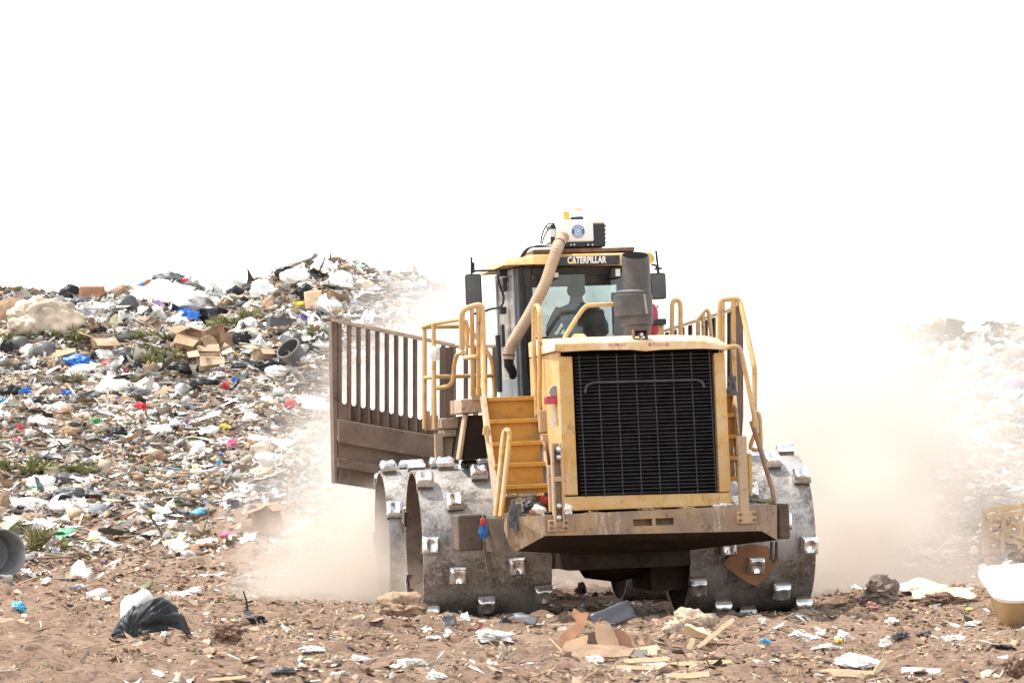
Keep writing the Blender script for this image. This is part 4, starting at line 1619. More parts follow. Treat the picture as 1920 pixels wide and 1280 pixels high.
mb.tube([e + Vector((0, 0, 0.01)), e + Vector((0.0, 0.01, -0.06)), e + Vector((0.05, 0.08, -0.14)), e + Vector((0.07, 0.22, -0.18))], [0.058, 0.058, 0.05, 0.045], 16)
mb.build('elbow', 'rubber', ROOT, smooth=50)
mb = MB()
for k in (0.16, 0.965):
    i = int(k * len(pts))
    mb.tube([pts[i], pts[i + 3]], 0.074, 20)
mb.build('clamp', 'rust_brown', hose, smooth=50)
# cables
mb = MB()
for k in range(6):
    o = random.uniform(-3, 3)
    mb.tube(LP((1035 + o, 462, YK), (1010 + o, 460 + abs(o), YK - .05), (990 + o, 464, YK - .1), (978 + o, 478 + o, YK - .12), (976 + o * .6, 500, YK - .08), (982 + o, 540, YK - .05), (984 + o, 600, YK - .04), (988 + o, 690, YK - .03), (996 + o * 2, 735, YK - .03)), 0.008, 6, True, 0.05)
mb.tube(LP((1040, 420, YA), (1028, 418, YA), (1020, 430, YA), (1015, 445, YA), (1014, 457, YA)), 0.010, 6, True, 0.04)
mb.tube(LP((1040, 426, YA), (1027, 430, YA), (1019, 446, YA), (1017, 458, YA)), 0.008, 6, True, 0.04)
mb.tube(LP((1000, 600, YK - .04), (994, 650, YK - .05), (998, 700, YK - .06), (1006, 722, YK - .08), (1016, 733, YK - .1)), 0.016, 8, True, 0.06)
mb.build('cable', 'rubber', ROOT, smooth=60)
# mirrors
def mirror(u0, v0, u1, v1, Y, arm):
    mb = MB()
    rect(mb, u0, v0, u1, v1, Y, Y + 0.07)
    o = mb.build('mirror', 'black_plastic', ROOT, bevel=0.03)
    mb = MB()
    rect(mb, u0 + 2.5, v0 + 3, u1 - 2.5, v1 - 3, Y - 0.004, Y - 0.001)
    mb.build('mirror_glass', 'mirror_face', o, bevel=0.001)
    mb = MB()
    for a in arm:
        mb.tube(LP(*a), 0.014, 8, True, 0.06)
    mb.build('arm', 'black_plastic', o, smooth=50)


mirror(873, 513, 904, 573, 1.2, [[(886, 508, 1.24), (915, 507, 1.2), (940, 506, 1.0)], [(884, 514, 1.24), (884, 482, 1.24)], [(888, 512, 1.24), (888, 492, 1.24)], [(890, 588, 1.24), (905, 586, 1.2), (918, 579, 1.1), (936, 577, 1.0), (943, 570, 1.0), (945, 556, 1.0), (938, 538, 1.0), (933, 520, 1.0), (935, 505, 1.0), (945, 493, 0.9)], [(884, 572, 1.24), (886, 586, 1.24), (892, 589, 1.24)]])
mirror(1219, 511, 1250, 561, 1.2, [[(1222, 496, 1.2), (1232, 498, 1.24), (1234, 512, 1.24)], [(1230, 470, 1.24), (1235, 512, 1.24)], [(1227, 504, 1.24), (1241, 503, 1.24)]])
for u0, v0, u1, v1 in ((936, 503, 950, 517), (943, 520, 951, 546), (938, 575, 950, 588), (941, 608, 947, 650)):
    rpart('hinge', 'black_plastic', (u0, v0, u1, v1, 0.9, 1.05), cab, 0.008)
mb = MB()
mb.tube(LP((933, 628, .9), (936, 680, .9), (937, 735, .9)), 0.03, 8)
mb.build('grab_bar', 'black_plastic', cab, smooth=50)
# work lamps under the roof
for q, g4 in (((1146, 501, 1165, 521), (1154, 504, 1163, 518)), ((1037, 509, 1048, 523), (1039, 511, 1047, 520))):
    wl = rpart('work_lamp', 'black_plastic', (*q, YK - 0.16, YK - 0.02))
    rpart('lens', 'lamp_white', (*g4, YK - 0.175, YK - 0.161), wl, 0.004)
# exhaust stack
YE = -1.0
ec = L(1194, 545, YE)
px = FPX / 39.0
zz = lambda v: L(1194, v, YE).z
ex = empty('exhaust_stack')
ex.parent = ROOT
mb = MB()
zt_, zl_ = zz(470), zz(487)
ra = 26 / px
rings = []
N = 32
for r, za, zb_ in ((ra, zz(562), zz(562)), (ra, zl_, zt_), (ra - .012, zl_, zt_), (ra - .012, zz(540), zz(540))):
    ringp = []
    for k in range(N):
        w = 2 * math.pi * k / N
        f = (math.sin(w) + 1) / 2
        tl = za + (zb_ - za) * f
        ringp.append(Vector((ec.x + r * math.cos(w), YE + r * math.sin(w), tl)))
    rings.append(ringp)
mb.loft(rings[:2], cap=False)
mb.loft(rings[1:3], cap=False)
mb.mi = 1
mb.loft(rings[2:], cap=True)
mb.build('pipe', ['muffler', 'soot'], ex, smooth=40)
mb = MB()
e2 = L(1187, 570, YE)
rb_ = 37 / px
mb.lathe([(ra + .01, zz(546) - e2.z), (rb_ - .05, zz(550) - e2.z), (rb_, zz(553) - e2.z), (rb_, zz(592) - e2.z), (rb_ - .03, zz(592.5) - e2.z)], (e2.x, YE, e2.z), 'Z', 36)
mb.build('shroud', 'muffler', ex, smooth=40)
mb = MB()
mb.tube([Vector((e2.x + rb_ * .42, YE - rb_ * .92, zz(553))), Vector((e2.x + rb_ * .52, YE - rb_ * .88, zz(590)))], 0.014, 6)
mb.lathe([(ra + .02, 0), (ra + .03, .02), (ra + .005, .03)], (e2.x, YE, zz(549)), 'Z', 30)
mb.build('band', 'galvanised', ex, smooth=40)
mb = MB()
mb.lathe([(31 / px, zz(592) - e2.z), (31 / px, zz(608) - e2.z), (26 / px, zz(612) - e2.z), (26 / px, zz(640) - e2.z)], (e2.x + 0.03, YE, e2.z), 'Z', 30)
mb.build('muffler', 'muffler', ex, smooth=40)
# extinguisher and horn behind the hood
mb = MB()
mb.lathe([(0.055, 0), (0.06, 0.02), (0.06, 0.28), (0.03, 0.34), (0.02, 0.36)], L(1226, 628, 0.1), 'Z', 18)
mb.tube(LP((1226, 578, 0.1), (1233, 576, 0.1), (1234, 572, 0.1)), 0.012, 6)
mb.build('extinguisher', 'red_paint', ROOT, smooth=40)
mb = MB()
rect(mb, 1230, 597, 1250, 609, -0.3, -0.1)
mb.build('horn', 'black_plastic', ROOT, bevel=0.012)
mb = MB()
mb.tube(LP((1240, 609, -0.2), (1240, 616, -0.2)), 0.03, 10)
rect(mb, 1236, 614, 1245, 634, -0.25, -0.17)
mb.build('horn_post', 'yellow_rail', ROOT)
# interior: seat, dash, column
mb = MB()
mb.box((L(1086, 600, .75).x, 0.72, cz(690)), (L(1134, 600, .75).x, 0.86, cz(577)))
mb.box((L(1076, 600, .75).x, 0.74, cz(705)), (L(1140, 600, .75).x, 1.35, cz(672)))
mb.box((L(1076, 600, .75).x + .1, 0.9, zb + .2), (L(1140, 600, .75).x - .1, 1.3, cz(705)))
mb.build('seat', 'black_plastic', cab, bevel=0.04)
mb = MB()
mb.box((xk0 + 0.2, YQ - 0.45, zb + 0.2), (xk0 + 0.6, YQ - 0.15, cz(622)))
mb.tube([(L(1080, 650, 1.6).x, 1.7, cz(700)), (L(1080, 640, 1.5).x, 1.52, cz(628))], 0.04, 10)
mb.tube([(xk0 + 0.3, 0.5, cz(650)), (xk0 + .45, 0.5, cz(628)), (xk0 + 0.9, 0.5, cz(624)), (xk0 + 1.0, .5, cz(640))], 0.025, 8)
mb.box((L(1150, 600, 1.6).x, YQ - 0.35, cz(540)), (L(1162, 600, 1.6).x, YQ - 0.25, cz(640)))
mb.build('dash', 'black_plastic', cab, bevel=0.01)
mb = MB()
cc = Vector((L(1080, 640, 1.5).x, 1.50, cz(625)))
ringp = [cc + Vector((math.cos(a) * 0.2, math.sin(a) * 0.12, math.sin(a) * 0.16)) for a in [2 * math.pi * k / 24 for k in range(25)]]
mb.tube(ringp, 0.014, 8)
mb.build('steering_wheel', 'rubber', cab, smooth=60)

# ---- blade with trash rack
YBL = 5.9
blade = empty('blade')
blade.parent = ROOT


def wing(side):
    """side -1: the wing whose slotted face shows; +1: the far wing seen nearly edge-on"""
    mb = MB()
    if side < 0:
        ue, ui = 632.0, 853.0
        ye, yi = YBL + 0.55, YBL
        topv = lambda u: 603.5 + (u - 622) * 0.2095
        sl0, pitch_, sw = 641.2, 17.68, 9.6
        slb = lambda u: 752 + (u - 641) * 0.206
        midv = lambda u: 785 + (u - 627) * 0.168
        botv = lambda u: 905 + (u - 627) * 0.158
        ns = 12
    else:
        ue, ui = 1378.0, 1180.0
        ye, yi = YBL + 0.75, YBL
        topv = lambda u: 645 - (u - 1180) * 0.315
        sl0, pitch_, sw = 1196.0, 14.6, 7.5
        slb = lambda u: 770 - (u - 1180) * 0.25
        midv = lambda u: 800 - (u - 1180) * 0.2
        botv = lambda u: 915 - (u - 1180) * 0.18
        ns = 12
    yy = lambda u: ye + (yi - ye) * (u - ue) / (ui - ue)
    Pn = lambda u, v: L(u, v, yy(u))
    th = Vector((0, 0.05, 0))
    # bars and slot bottoms
    lo, hi = min(ue, ui), max(ue, ui)
    edges = []
    for k in range(ns):
        a = sl0 + pitch_ * k
        if a + sw < hi - 1:
            edges.append((a, a + sw))
    cur = lo
    for (a, b) in edges + [(hi, hi)]:
        mb.prism([Pn(cur, topv(cur)), Pn(a, topv(a)), Pn(a, slb(a)), Pn(cur, slb(cur))], th)
        cur = b
    for (a, b) in edges:       # rounded bottom of each slot
        m_, w2 = (a + b) / 2, (b - a) / 2
        arc = [(m_ - w2 * math.cos(math.pi * k / 8), slb(a) + w2 * 1.15 * math.sin(math.pi * k / 8)) for k in range(9)]
        poly = [Pn(*p) for p in arc] + [Pn(b, slb(a) + 9), Pn(a, slb(a) + 9)]
        mb.prism(poly, th)
    segs = sorted([lo, hi] + [x for e in edges for x in e])
    for a, b in zip(segs[:-1], segs[1:]):
        in_slot = any(abs(a - e[0]) < 1e-6 for e in edges)
        z0 = (lambda u: slb(a) + 9) if in_slot else slb
        mb.prism([Pn(a, z0(a)), Pn(b, z0(b)), Pn(b, midv(b)), Pn(a, midv(a))], th)
    # ribs proud of the face between the slots
    for k, (a, b) in enumerate(edges):
        c0, c1 = b + (pitch_ - sw) * 0.45, b + (pitch_ - sw) * 0.80
        if c1 < hi:
            p = [Pn(c0, topv(c0) + 2), Pn(c1, topv(c1) + 2), Pn(c1, midv(c1) - 2), Pn(c0, midv(c0) - 2)]
            mb.prism([q - Vector((0, 0.07, 0)) for q in p], Vector((0, 0.068, 0)))
    w = mb.build('trash_rack', 'brown_steel', blade)
    # top bar, shelf, moldboard and cutting edge
    mb = MB()
    p = [Pn(lo - 9 * (side < 0), topv(lo - 9 * (side < 0)) - 1), Pn(hi, topv(hi) - 1)]
    mb.prism([p[0] - Vector((0, .06, 0)), p[1] - Vector((0, .06, 0)), p[1] + Vector((0, .08, 0)), p[0] + Vector((0, .08, 0))], (0, 0, 0.022 * 2))
    mb.build('top_bar', 'tan_dust_paint', blade)
    mb = MB()
    q = [Pn(lo, midv(lo)), Pn(hi, midv(hi))]
    mb.prism([q[0] - Vector((0, .14, 0)), q[1] - Vector((0, .14, 0)), q[1] + Vector((0, .05, 0)), q[0] + Vector((0, .05, 0))], (0, 0, -0.31))
    a, b = lo, hi
    f1 = [Pn(a, midv(a) + 38), Pn(b, midv(b) + 38), Pn(b, botv(b)), Pn(a, botv(a))]
    mb.prism(f1, (0, 0.09, 0))
    s1 = [Pn(a, midv(a) + 72), Pn(b, midv(b) + 72), Pn(b, midv(b) + 90), Pn(a, midv(a) + 90)]
    mb.prism([x - Vector((0, 0.10, 0)) for x in s1], (0, 0.098, 0))
    mb.build('moldboard', 'brown_steel', blade, bevel=0.01)
    # end plate
    mb = MB()
    if side < 0:
        ep = LP((621, 601, ye), (632.5, 604, ye - .02), (632.5, 906, ye - .02), (627, 906, ye))
        mb.prism(ep, (0, 0.45, 0))
    else:
        ep = LP((1377, 580, ye - .05), (1389, 563, ye), (1394, 600, ye), (1394, 780, ye), (1386, 905, ye), (1377, 905, ye - .05))
        mb.prism(ep, (0, 0.5, 0))
    mb.build('end_plate', 'brown_steel', blade, bevel=0.008)


wing(-1)
wing(1)
mb = MB()
Pc = lambda u, v: L(u, v, YBL)
u = 857.0
cuts = [(857, 0), (855, 1)]
bars = [(825, 855), (870, 878), (888, 897), (906, 914), (924, 932), (942, 950), (960, 968), (978, 986), (996, 1004), (1014, 1022), (1032, 1040), (1050, 1058), (1068, 1076), (1086, 1094), (1104, 1112), (1122, 1130), (1140, 1148), (1158, 1166), (1176, 1184)]
for a, b in bars:
    mb.prism([Pc(a, 651), Pc(b, 651), Pc(b, 790), Pc(a, 790)], (0, 0.06, 0))
mb.build('trash_rack', 'brown_steel', blade)
mb = MB()
mb.prism([Pc(845, 647), Pc(1184, 643), Pc(1184, 650), Pc(845, 652)], (0, 0.14, 0))
mb.build('top_bar', 'tan_dust_paint', blade)
mb = MB()
mb.prism([Pc(852, 790), Pc(1184, 785), Pc(1184, 920), Pc(852, 925)], (0, 0.12, 0))
mb.build('moldboard', 'brown_steel', blade)
mb = MB()
for u_ in (905, 1085):
    a = L(u_, 880, YBL)
    mb.box((a.x - .1, 4.6, 0.75), (a.x + .1, YBL, 1.05))
mb.build('push_arm', 'mud_steel', blade)
# ------------------------------------------------------------------ driver
def skin_mesh(name, verts, edges, mat, parent, root=0, sub=2):
    """verts: (x, y, z, radius)"""
    me = bpy.data.meshes.new(name)
    me.from_pydata([v[:3] for v in verts], edges, [])
    o = bpy.data.objects.new(name, me)
    col.objects.link(o)
    o.parent = parent
    sk = o.modifiers.new('skin', 'SKIN')
    sk.use_smooth_shade = True
    lay = me.skin_vertices[0].data if me.skin_vertices else None
    if lay is None:
        me.attributes.new('skin', 'FLOAT', 'POINT')
    for i, v in enumerate(verts):
        lay[i].radius = (v[3], v[3])
        lay[i].use_root = (i == root)
    sb = o.modifiers.new('sub', 'SUBSURF')
    sb.levels = sub
    sb.render_levels = sub
    me.materials.append(M(mat))
    return o


def make_person():
    hd = L(1079, 546, 0.98)
    base = hd - Vector((0, 0.06, 0.75))
    P = empty('person')
    P.matrix_world = MW @ Matrix.Translation(base) @ Matrix.Rotation(R(-6), 4, 'Z')
    tag(P, 'driver in a blue shirt seated in the cab facing away', 'person')
    V, E = [], []

    def add(p, r, frm=None):
        V.append((*p, r))
        if frm is not None:
            E.append((frm, len(V) - 1))
        return len(V) - 1

    hip = add((0, 0, 0), 0.13)
    sp = add((0, 0.02, 0.22), 0.125, hip)
    ch = add((0, 0.03, 0.46), 0.14, sp)
    nk = add((0, 0.04, 0.60), 0.078, ch)
    h1_ = add((0, 0.055, 0.655), 0.072, nk)
    h2 = add((0, 0.06, 0.74), 0.095, h1_)
    h3 = add((0, 0.05, 0.81), 0.082, h2)
    add((0, 0.045, 0.86), 0.05, h3)
    add((0, 0.155, 0.70), 0.016, h2)                    # nose
    add((0, 0.125, 0.645), 0.028, h1_)                  # chin
    for s in (-1, 1):
        add((s * 0.098, 0.04, 0.72), 0.018, h2)         # ear
        sh = add((s * 0.21, 0.03, 0.51), 0.075, ch)
        el = add((s * 0.34, 0.12, 0.26), 0.05, sh)
        wr = add((s * 0.20, 0.40, 0.20), 0.028, el)
        pm = add((s * 0.185, 0.46, 0.205), 0.034, wr)
        for k in range(4):                              # fingers closing on the wheel
            dx = s * (0.03 - 0.02 * k)
            ln_ = (0.036, 0.042, 0.040, 0.032)[k]
            a = add((s * 0.18 + dx, 0.50, 0.215), 0.0095, pm)
            b = add((s * 0.18 + dx, 0.50 + ln_, 0.205), 0.009, a)
            add((s * 0.18 + dx, 0.50 + ln_ - 0.008, 0.178), 0.008, b)
        a = add((s * 0.145, 0.465, 0.20), 0.011, pm)    # thumb
        add((s * 0.125, 0.50, 0.185), 0.009, a)
        th = add((s * 0.10, 0.06, -0.02), 0.088, hip)
        kn = add((s * 0.13, 0.44, 0.02), 0.062, th)
        an = add((s * 0.13, 0.50, -0.36), 0.042, kn)
        add((s * 0.13, 0.62, -0.42), 0.036, an)
    skin_mesh('body', V, E, 'skin', P, hip)
    W = [(0, 0, -0.04, 0.142), (0, 0.02, 0.22, 0.142), (0, 0.03, 0.46, 0.160), (0, 0.04, 0.60, 0.098)]
    F = [(0, 1), (1, 2), (2, 3)]
    for s in (-1, 1):
        i = len(W)
        W += [(s * 0.21, 0.03, 0.51, 0.092), (s * 0.28, 0.08, 0.37, 0.080), (s * 0.33, 0.115, 0.28, 0.074)]
        F += [(2, i), (i, i + 1), (i + 1, i + 2)]
    skin_mesh('shirt', W, F, 'shirt_blue', P, 0)
    W = [(0, 0, -0.03, 0.145)]
    F = []
    for s in (-1, 1):
        i = len(W)
        W += [(s * 0.10, 0.06, -0.02, 0.100), (s * 0.13, 0.44, 0.02, 0.074), (s * 0.13, 0.495, -0.32, 0.058)]
        F += [(0, i), (i, i + 1), (i + 1, i + 2)]
    skin_mesh('trousers', W, F, 'trouser', P, 0)
    mb = MB()
    rings = []
    for k in range(9):
        a = math.pi * 0.5 * k / 8
        r = math.cos(a)
        z = math.sin(a)
        rings.append([Vector((0.108 * r * math.cos(w), 0.040 + 0.118 * r * math.sin(w) - 0.012, 0.745 + 0.135 * z - (0.075 if math.sin(w) < 0 else -0.02) * (1 - k / 8) * abs(math.sin(w)))) for w in [2 * math.pi * q / 24 for q in range(24)]])
    mb.loft(rings)
    mb.build('hair', 'hair_dark', P, smooth=60)
    for s in (-1, 1):
        mb = MB()
        mb.lathe([(0.002, -0.011), (0.009, -0.006), (0.011, 0), (0.009, 0.006), (0.002, 0.011)], (s * 0.034, 0.143, 0.735), 'Z', 10)
        mb.build('eye', 'letter_white', P, smooth=80)


make_person()

# ------------------------------------------------------------------ single things of rubbish
SEED = [1000]


def rnd():
    SEED[0] += 1
    return random.Random(SEED[0])


def fit(u, vb, w, h):
    """ground point under the thing and its size in metres; vb is the pixel row of its foot"""
    g_ = ground_at(u, vb)
    k = g_.y / FPX
    return g_, w * k, h * k


def crumple(name, mat, sx, sy, sz, sub=4, amp=0.30, fold=0.16, loc=(0, 0, 0), rz=None, tied=False, sharp=None):
    r = rnd()
    off = Vector((r.uniform(-90, 90), r.uniform(-90, 90), r.uniform(-90, 90)))
    bm = bmesh.new()
    bmesh.ops.create_icosphere(bm, subdivisions=sub, radius=1.0)
    for v in bm.verts:
        p = v.co.copy()
        d = 1 + amp * noise.noise(p * 1.15 + off) * 1.3
        q = Vector((p.x * 1.2 + p.z, p.y * 1.2 - p.x * .6, p.z * 1.6))
        d -= fold * (1 - min(1, abs(noise.noise(q * 1.7 + off)) * 3.2)) * 0.8
        d += fold * 0.55 * noise.noise(p * 3.2 + off)
        d -= fold * 0.35 * (1 - min(1, abs(noise.noise(q * 3.9 - off)) * 3.5))
        if tied and p.z > 0.55:
            d *= 1 + (p.z - 0.55) * 0.8
            p.x *= 1 - (p.z - 0.55) * 1.3
            p.y *= 1 - (p.z - 0.55) * 1.3
        p *= d
        p.z = max(p.z, -0.62)
        v.co = Vector((p.x * sx, p.y * sy, (p.z + 0.62) / 1.55 * 2 * sz))
    for f in bm.faces:
        f.smooth = True
    me = bpy.data.meshes.new(name)
    bm.to_mesh(me)
    bm.free()
    me.materials.append(M(mat))
    me.set_sharp_from_angle(angle=R(sharp or 75))
    o = bpy.data.objects.new(name, me)
    col.objects.link(o)
    o.location = loc
    o.rotation_euler = (0, 0, r.uniform(-0.5, 0.5) if rz is None else rz)
    return o


def bag(u, vb, w, h, mat, label, name='rubbish_bag', cat='bag', group=None, **k):
    g_, W, Hh = fit(u, vb, w, h)
    if k.get('sub') == 3:        # small scraps are flat and jagged
        k = {**k, 'sub': 4, 'amp': 0.75, 'fold': 0.5, 'sharp': 30}
    o = crumple(name, mat, W / 2 * 1.08, W / 2 * k.pop('deep', 0.8), Hh / 2, loc=g_ - Vector((0, -W * 0.12, Hh * 0.10)), **k)
    return tag(o, label, cat, group)


def flat_piece(name, mat, W, D, curl=0.2, th=0.008, n=8, ragged=0.0, parent=None, crease=0.0):
    """bent sheet of card or film lying in XY, with thickness"""
    r = rnd()
    sd = r.randint(1, 9999)
    a = np.linspace(-0.5, 0.5, n + 1)
    x, y = np.meshgrid(a, a)
    z = curl * min(W, D) * (fbm(x * 1.6 + sd, y * 1.6, sd % 50, 3) + 0.5 * (x * x - 0.1) * r.uniform(-1, 1))
    if crease:
        a1, a2 = r.uniform(0, 3.1), r.uniform(0, 3.1)
        z += crease * min(W, D) * np.abs(x * math.cos(a1) + y * math.sin(a1) - r.uniform(-.2, .2))
        z -= crease * 0.7 * min(W, D) * np.abs(x * math.cos(a2) + y * math.sin(a2) - r.uniform(-.2, .2))
    e = ((np.abs(x) > 0.49) | (np.abs(y) > 0.49))
    x0_, y0_ = x, y
    x = x0_ * W * (1 + ragged * 1.6 * fbm(x0_ * 3 + sd, y0_ * 6, 7, 3)) + e * ragged * W * fbm(x0_ * 9 + sd, y0_ * 9, 17, 2)
    y = y0_ * D * (1 + ragged * 1.6 * fbm(x0_ * 6 - sd, y0_ * 3, 9, 3)) + e * ragged * D * fbm(x0_ * 9 - sd, y0_ * 9, 19, 2)
    I = np.arange((n + 1) ** 2).reshape(n + 1, n + 1)
    F = np.stack([I[:-1, :-1], I[:-1, 1:], I[1:, 1:], I[1:, :-1]], -1).reshape(-1, 4)
    o = np_mesh(name, np.c_[x.ravel(), y.ravel(), z.ravel()], F, M(mat), smooth=True, parent=parent)
    s = o.modifiers.new('solid', 'SOLIDIFY')
    s.thickness = th
    s.offset = 0
    return o


def sheet(u, vb, w, h, mat, label, name='plastic_sheet', cat='sheet', stand=0.5, rz=0.0, roll=0.0, curl=0.25, ragged=0.25, th=0.006, group=None, deep=None, kids=None, n=8, crease=0.0):
    """stand: lean angle in radians from lying flat (0) to upright (pi/2), facing the camera"""
    g_, W, Hh = fit(u, vb, w, h)
    D = deep or Hh / max(math.sin(stand), 0.18)
    o = flat_piece(name, mat, W, D, curl, th, n, ragged, None, crease)
    o.rotation_mode = 'XYZ'
    o.rotation_euler = (Matrix.Rotation(rz, 4, 'Z') @ Matrix.Rotation(stand, 4, 'X') @ Matrix.Rotation(roll, 4, 'Z')).to_euler()
    o.location = g_ + Vector((0, D / 2 * math.cos(stand), D / 2 * math.sin(stand) - 0.01))
    return tag(o, label, cat, group)


def plank(name, mat, ln_, wd, th, parent=None, ragged=0.3):
    r = rnd()
    mb = MB()
    rings = []
    for i in range(7):
        s = i / 6 - 0.5
        k = 1 - ragged * (abs(s) > 0.49) * r.uniform(0.2, 1.0)
        dz = 0.03 * ln_ * r.uniform(-0.3, 0.3)
        dy = wd * 0.08 * r.uniform(-1, 1)
        rings.append([Vector((s * ln_, -wd / 2 * k + dy, -th / 2 + dz)), Vector((s * ln_ + r.uniform(-.02, .02) * ragged, wd / 2 * k + dy, -th / 2 + dz)), Vector((s * ln_, wd / 2 * k + dy, th / 2 + dz)), Vector((s * ln_, -wd / 2 * k + dy, th / 2 + dz))])
    mb.loft(rings)
    return mb.build(name, mat, parent, bevel=0.003)


def board(u0, v0, u1, v1, thick, mat, label, name='board', cat='board', group=None, lift=0.0, dy=0.0, ragged=0.3):
    """board between two pixel ends; the lower end is on the ground, the other dy metres behind it"""
    a = ground_at(u0, v0)
    b = wpt(u1, v1, a.y + dy)
    k = a.y / FPX
    d = b - a
    o = plank(name, mat, d.length, thick * k, max(thick * k * 0.35, 0.012), None, ragged)
    xq = d.normalized()
    yq = Vector((0, 0, 1)).cross(xq)
    if yq.length < 1e-3:
        yq = Vector((0, 1, 0))
    yq.normalize()
    zq = xq.cross(yq)
    # turn the broad face towards the camera side
    ang = R(60)
    y2 = yq * math.cos(ang) + zq * math.sin(ang)
    z2 = xq.cross(y2)
    o.matrix_world = Matrix.Translation((a + b) / 2 + Vector((0, 0, lift))) @ Matrix((xq, y2, z2)).transposed().to_4x4()
    return tag(o, label, cat, group)


def carton(u, vb, w, h, mat, label, rz=0.3, tilt=0.0, roll=0.0, depth=0.8, flaps=4, name='cardboard_box', cat='box', group=None, open_to=None):
    g_, W, Hh = fit(u, vb, w, h)
    D = W * depth
    mb = MB()
    t_ = 0.012
    mb.box((-W / 2, -D / 2, 0), (W / 2, D / 2, t_))
    mb.box((-W / 2, -D / 2, t_ + .0005), (W / 2, -D / 2 + t_, Hh))
    mb.box((-W / 2, D / 2 - t_, t_ + .0005), (W / 2, D / 2, Hh))
    mb.box((-W / 2, -D / 2 + t_ + .0005, t_ + .0005), (-W / 2 + t_, D / 2 - t_ - .0005, Hh))
    mb.box((W / 2 - t_, -D / 2 + t_ + .0005, t_ + .0005), (W / 2, D / 2 - t_ - .0005, Hh))
    if flaps == 0:
        mb.box((-W / 2, -D / 2, Hh + .001), (W / 2, D / 2, Hh + t_))
    o = mb.build(name, mat)
    r = rnd()
    for k in range(flaps):
        a = r.uniform(-0.9, 0.5)
        mb = MB()
        ln_, wd = (W, D * 0.5) if k < 2 else (D, W * 0.45)
        mb.box((-ln_ / 2 + .01, 0, -t_ / 2), (ln_ / 2 - .01, wd, t_ / 2))
        f = mb.build('flap', mat, o)
        s = [(0, -D / 2, 180), (0, D / 2, 0), (-W / 2, 0, 90), (W / 2, 0, -90)][k]
        f.matrix_local = Matrix.Translation((s[0], s[1], Hh + 0.004)) @ Matrix.Rotation(R(s[2]), 4, 'Z') @ Matrix.Rotation(a, 4, 'X')
    if flaps:                    # crushed out of square
        for me_ in [o.data] + [c.data for c in o.children]:
            sd_ = Vector((r.uniform(-9, 9), r.uniform(-9, 9), r.uniform(-9, 9)))
            for v in me_.vertices:
                n_ = noise.noise_vector(v.co * (1.3 / W) + sd_)
                v.co += n_ * 0.13 * W
    o.rotation_euler = (tilt, roll, rz)
    o.location = g_ + Vector((0, D * 0.25, -0.03 * Hh))
    return tag(o, label, cat, group)


def branch(u, vb, w, h, label, dry=False, name='cut_branch', n=None, group=None, droop=0.6):
    g_, W, Hh = fit(u, vb, w, h)
    r = rnd()
    o = None
    st = MB()
    lf = MB()
    ns = max(5, int(w / 9))
    for i in range(ns):
        a = r.uniform(-1.0, 1.0)
        p0 = Vector((r.uniform(-.35, .35) * W, r.uniform(0, .5) * W * 0.5, 0.0))
        dirv = Vector((math.sin(a * 1.4) * W * 0.55, r.uniform(-.35, .3) * W, Hh * r.uniform(0.5, 1.1)))
        pts = []
        for k in range(6):
            s = k / 5
            pts.append(p0 + dirv * s - Vector((0, 0, droop * Hh * s * s)))
        st.tube(pts, [0.012 * (1 - 0.8 * k / 5) for k in range(6)], 5)
        for k in range(n or 60):
            s = r.uniform(0.1, 1)
            b = p0 + dirv * s - Vector((0, 0, droop * Hh * s * s))
            d = Vector((r.uniform(-1, 1), r.uniform(-1, 1), r.uniform(-0.7, 0.9)))
            d = (d + dirv.normalized() * 1.1).normalized() * r.uniform(0.08, 0.30)
            sd = d.cross(Vector((r.uniform(-1, 1), r.uniform(-1, 1), 1))).normalized() * r.uniform(0.008, 0.020)
            lf.mi = 0 if r.random() < 0.65 else 1
            lf.face([b, b + d * 0.5 + sd, b + d - Vector((0, 0, 0.04)), b + d * 0.5 - sd])
    bm = lf.bm
    me = bpy.data.meshes.new(name)
    bm.to_mesh(me)
    bm.free()
    me.materials.append(M('leaf_dry' if dry else 'leaf'))
    me.materials.append(M('leaf' if dry else 'leaf_dry'))
    o = bpy.data.objects.new(name, me)
    col.objects.link(o)
    o.location = g_
    st.build('stem', 'twig', o)
    return tag(o, label, 'branch', group)


# ---- on the crest and upper slope, from west to east
bag(75, 622, 132, 74, 'dirty_white', 'huge dirt-smeared white bundle high on the slope', 'wrapped_bundle', 'bundle', amp=0.28, fold=0.15, sub=5)
bag(22, 605, 60, 50, 'old_wood', 'brown stained bundle against the huge white one', 'wrapped_bundle', 'bundle')
bag(131, 566, 38, 34, 'black_film', 'black bag on the crest beside the upright orange card')
sheet(172, 562, 48, 26, 'card_orange', 'upright flat orange brown card on the crest', 'cardboard_sheet', 'cardboard', 1.45, curl=0.03, ragged=0.02, th=0.02)
bag(163, 572, 70, 16, 'grey_film', 'dark grey crumpled film under the orange card', 'plastic_film', 'film')
bag(240, 584, 34, 34, 'grey_film', 'grey bag on the crest behind the black tub')
bag(225, 560, 26, 26, 'old_wood', 'brown broken crate lump on the crest', 'broken_crate', 'crate')
sheet(300, 572, 115, 36, 'white_film', 'widest white sheet draped below the red and blue crest bits', 'plastic_sheet', 'sheet', 0.6, curl=0.4)
bag(356, 585, 100, 46, 'white_film', 'large white bag heap above the bright blue tarp')
bag(300, 549, 46, 28, 'white_film', 'white bag directly under the red scrap on the crest')
bag(316, 528, 60, 22, 'grey_film', 'grey crumpled bag topping the middle crest')
bag(343, 527, 24, 14, 'red_film', 'red plastic scrap on top of the middle crest', 'plastic_scrap', 'scrap')
bag(271, 528, 14, 11, 'blue_film', 'blue plastic scrap on the middle crest', 'plastic_scrap', 'scrap')
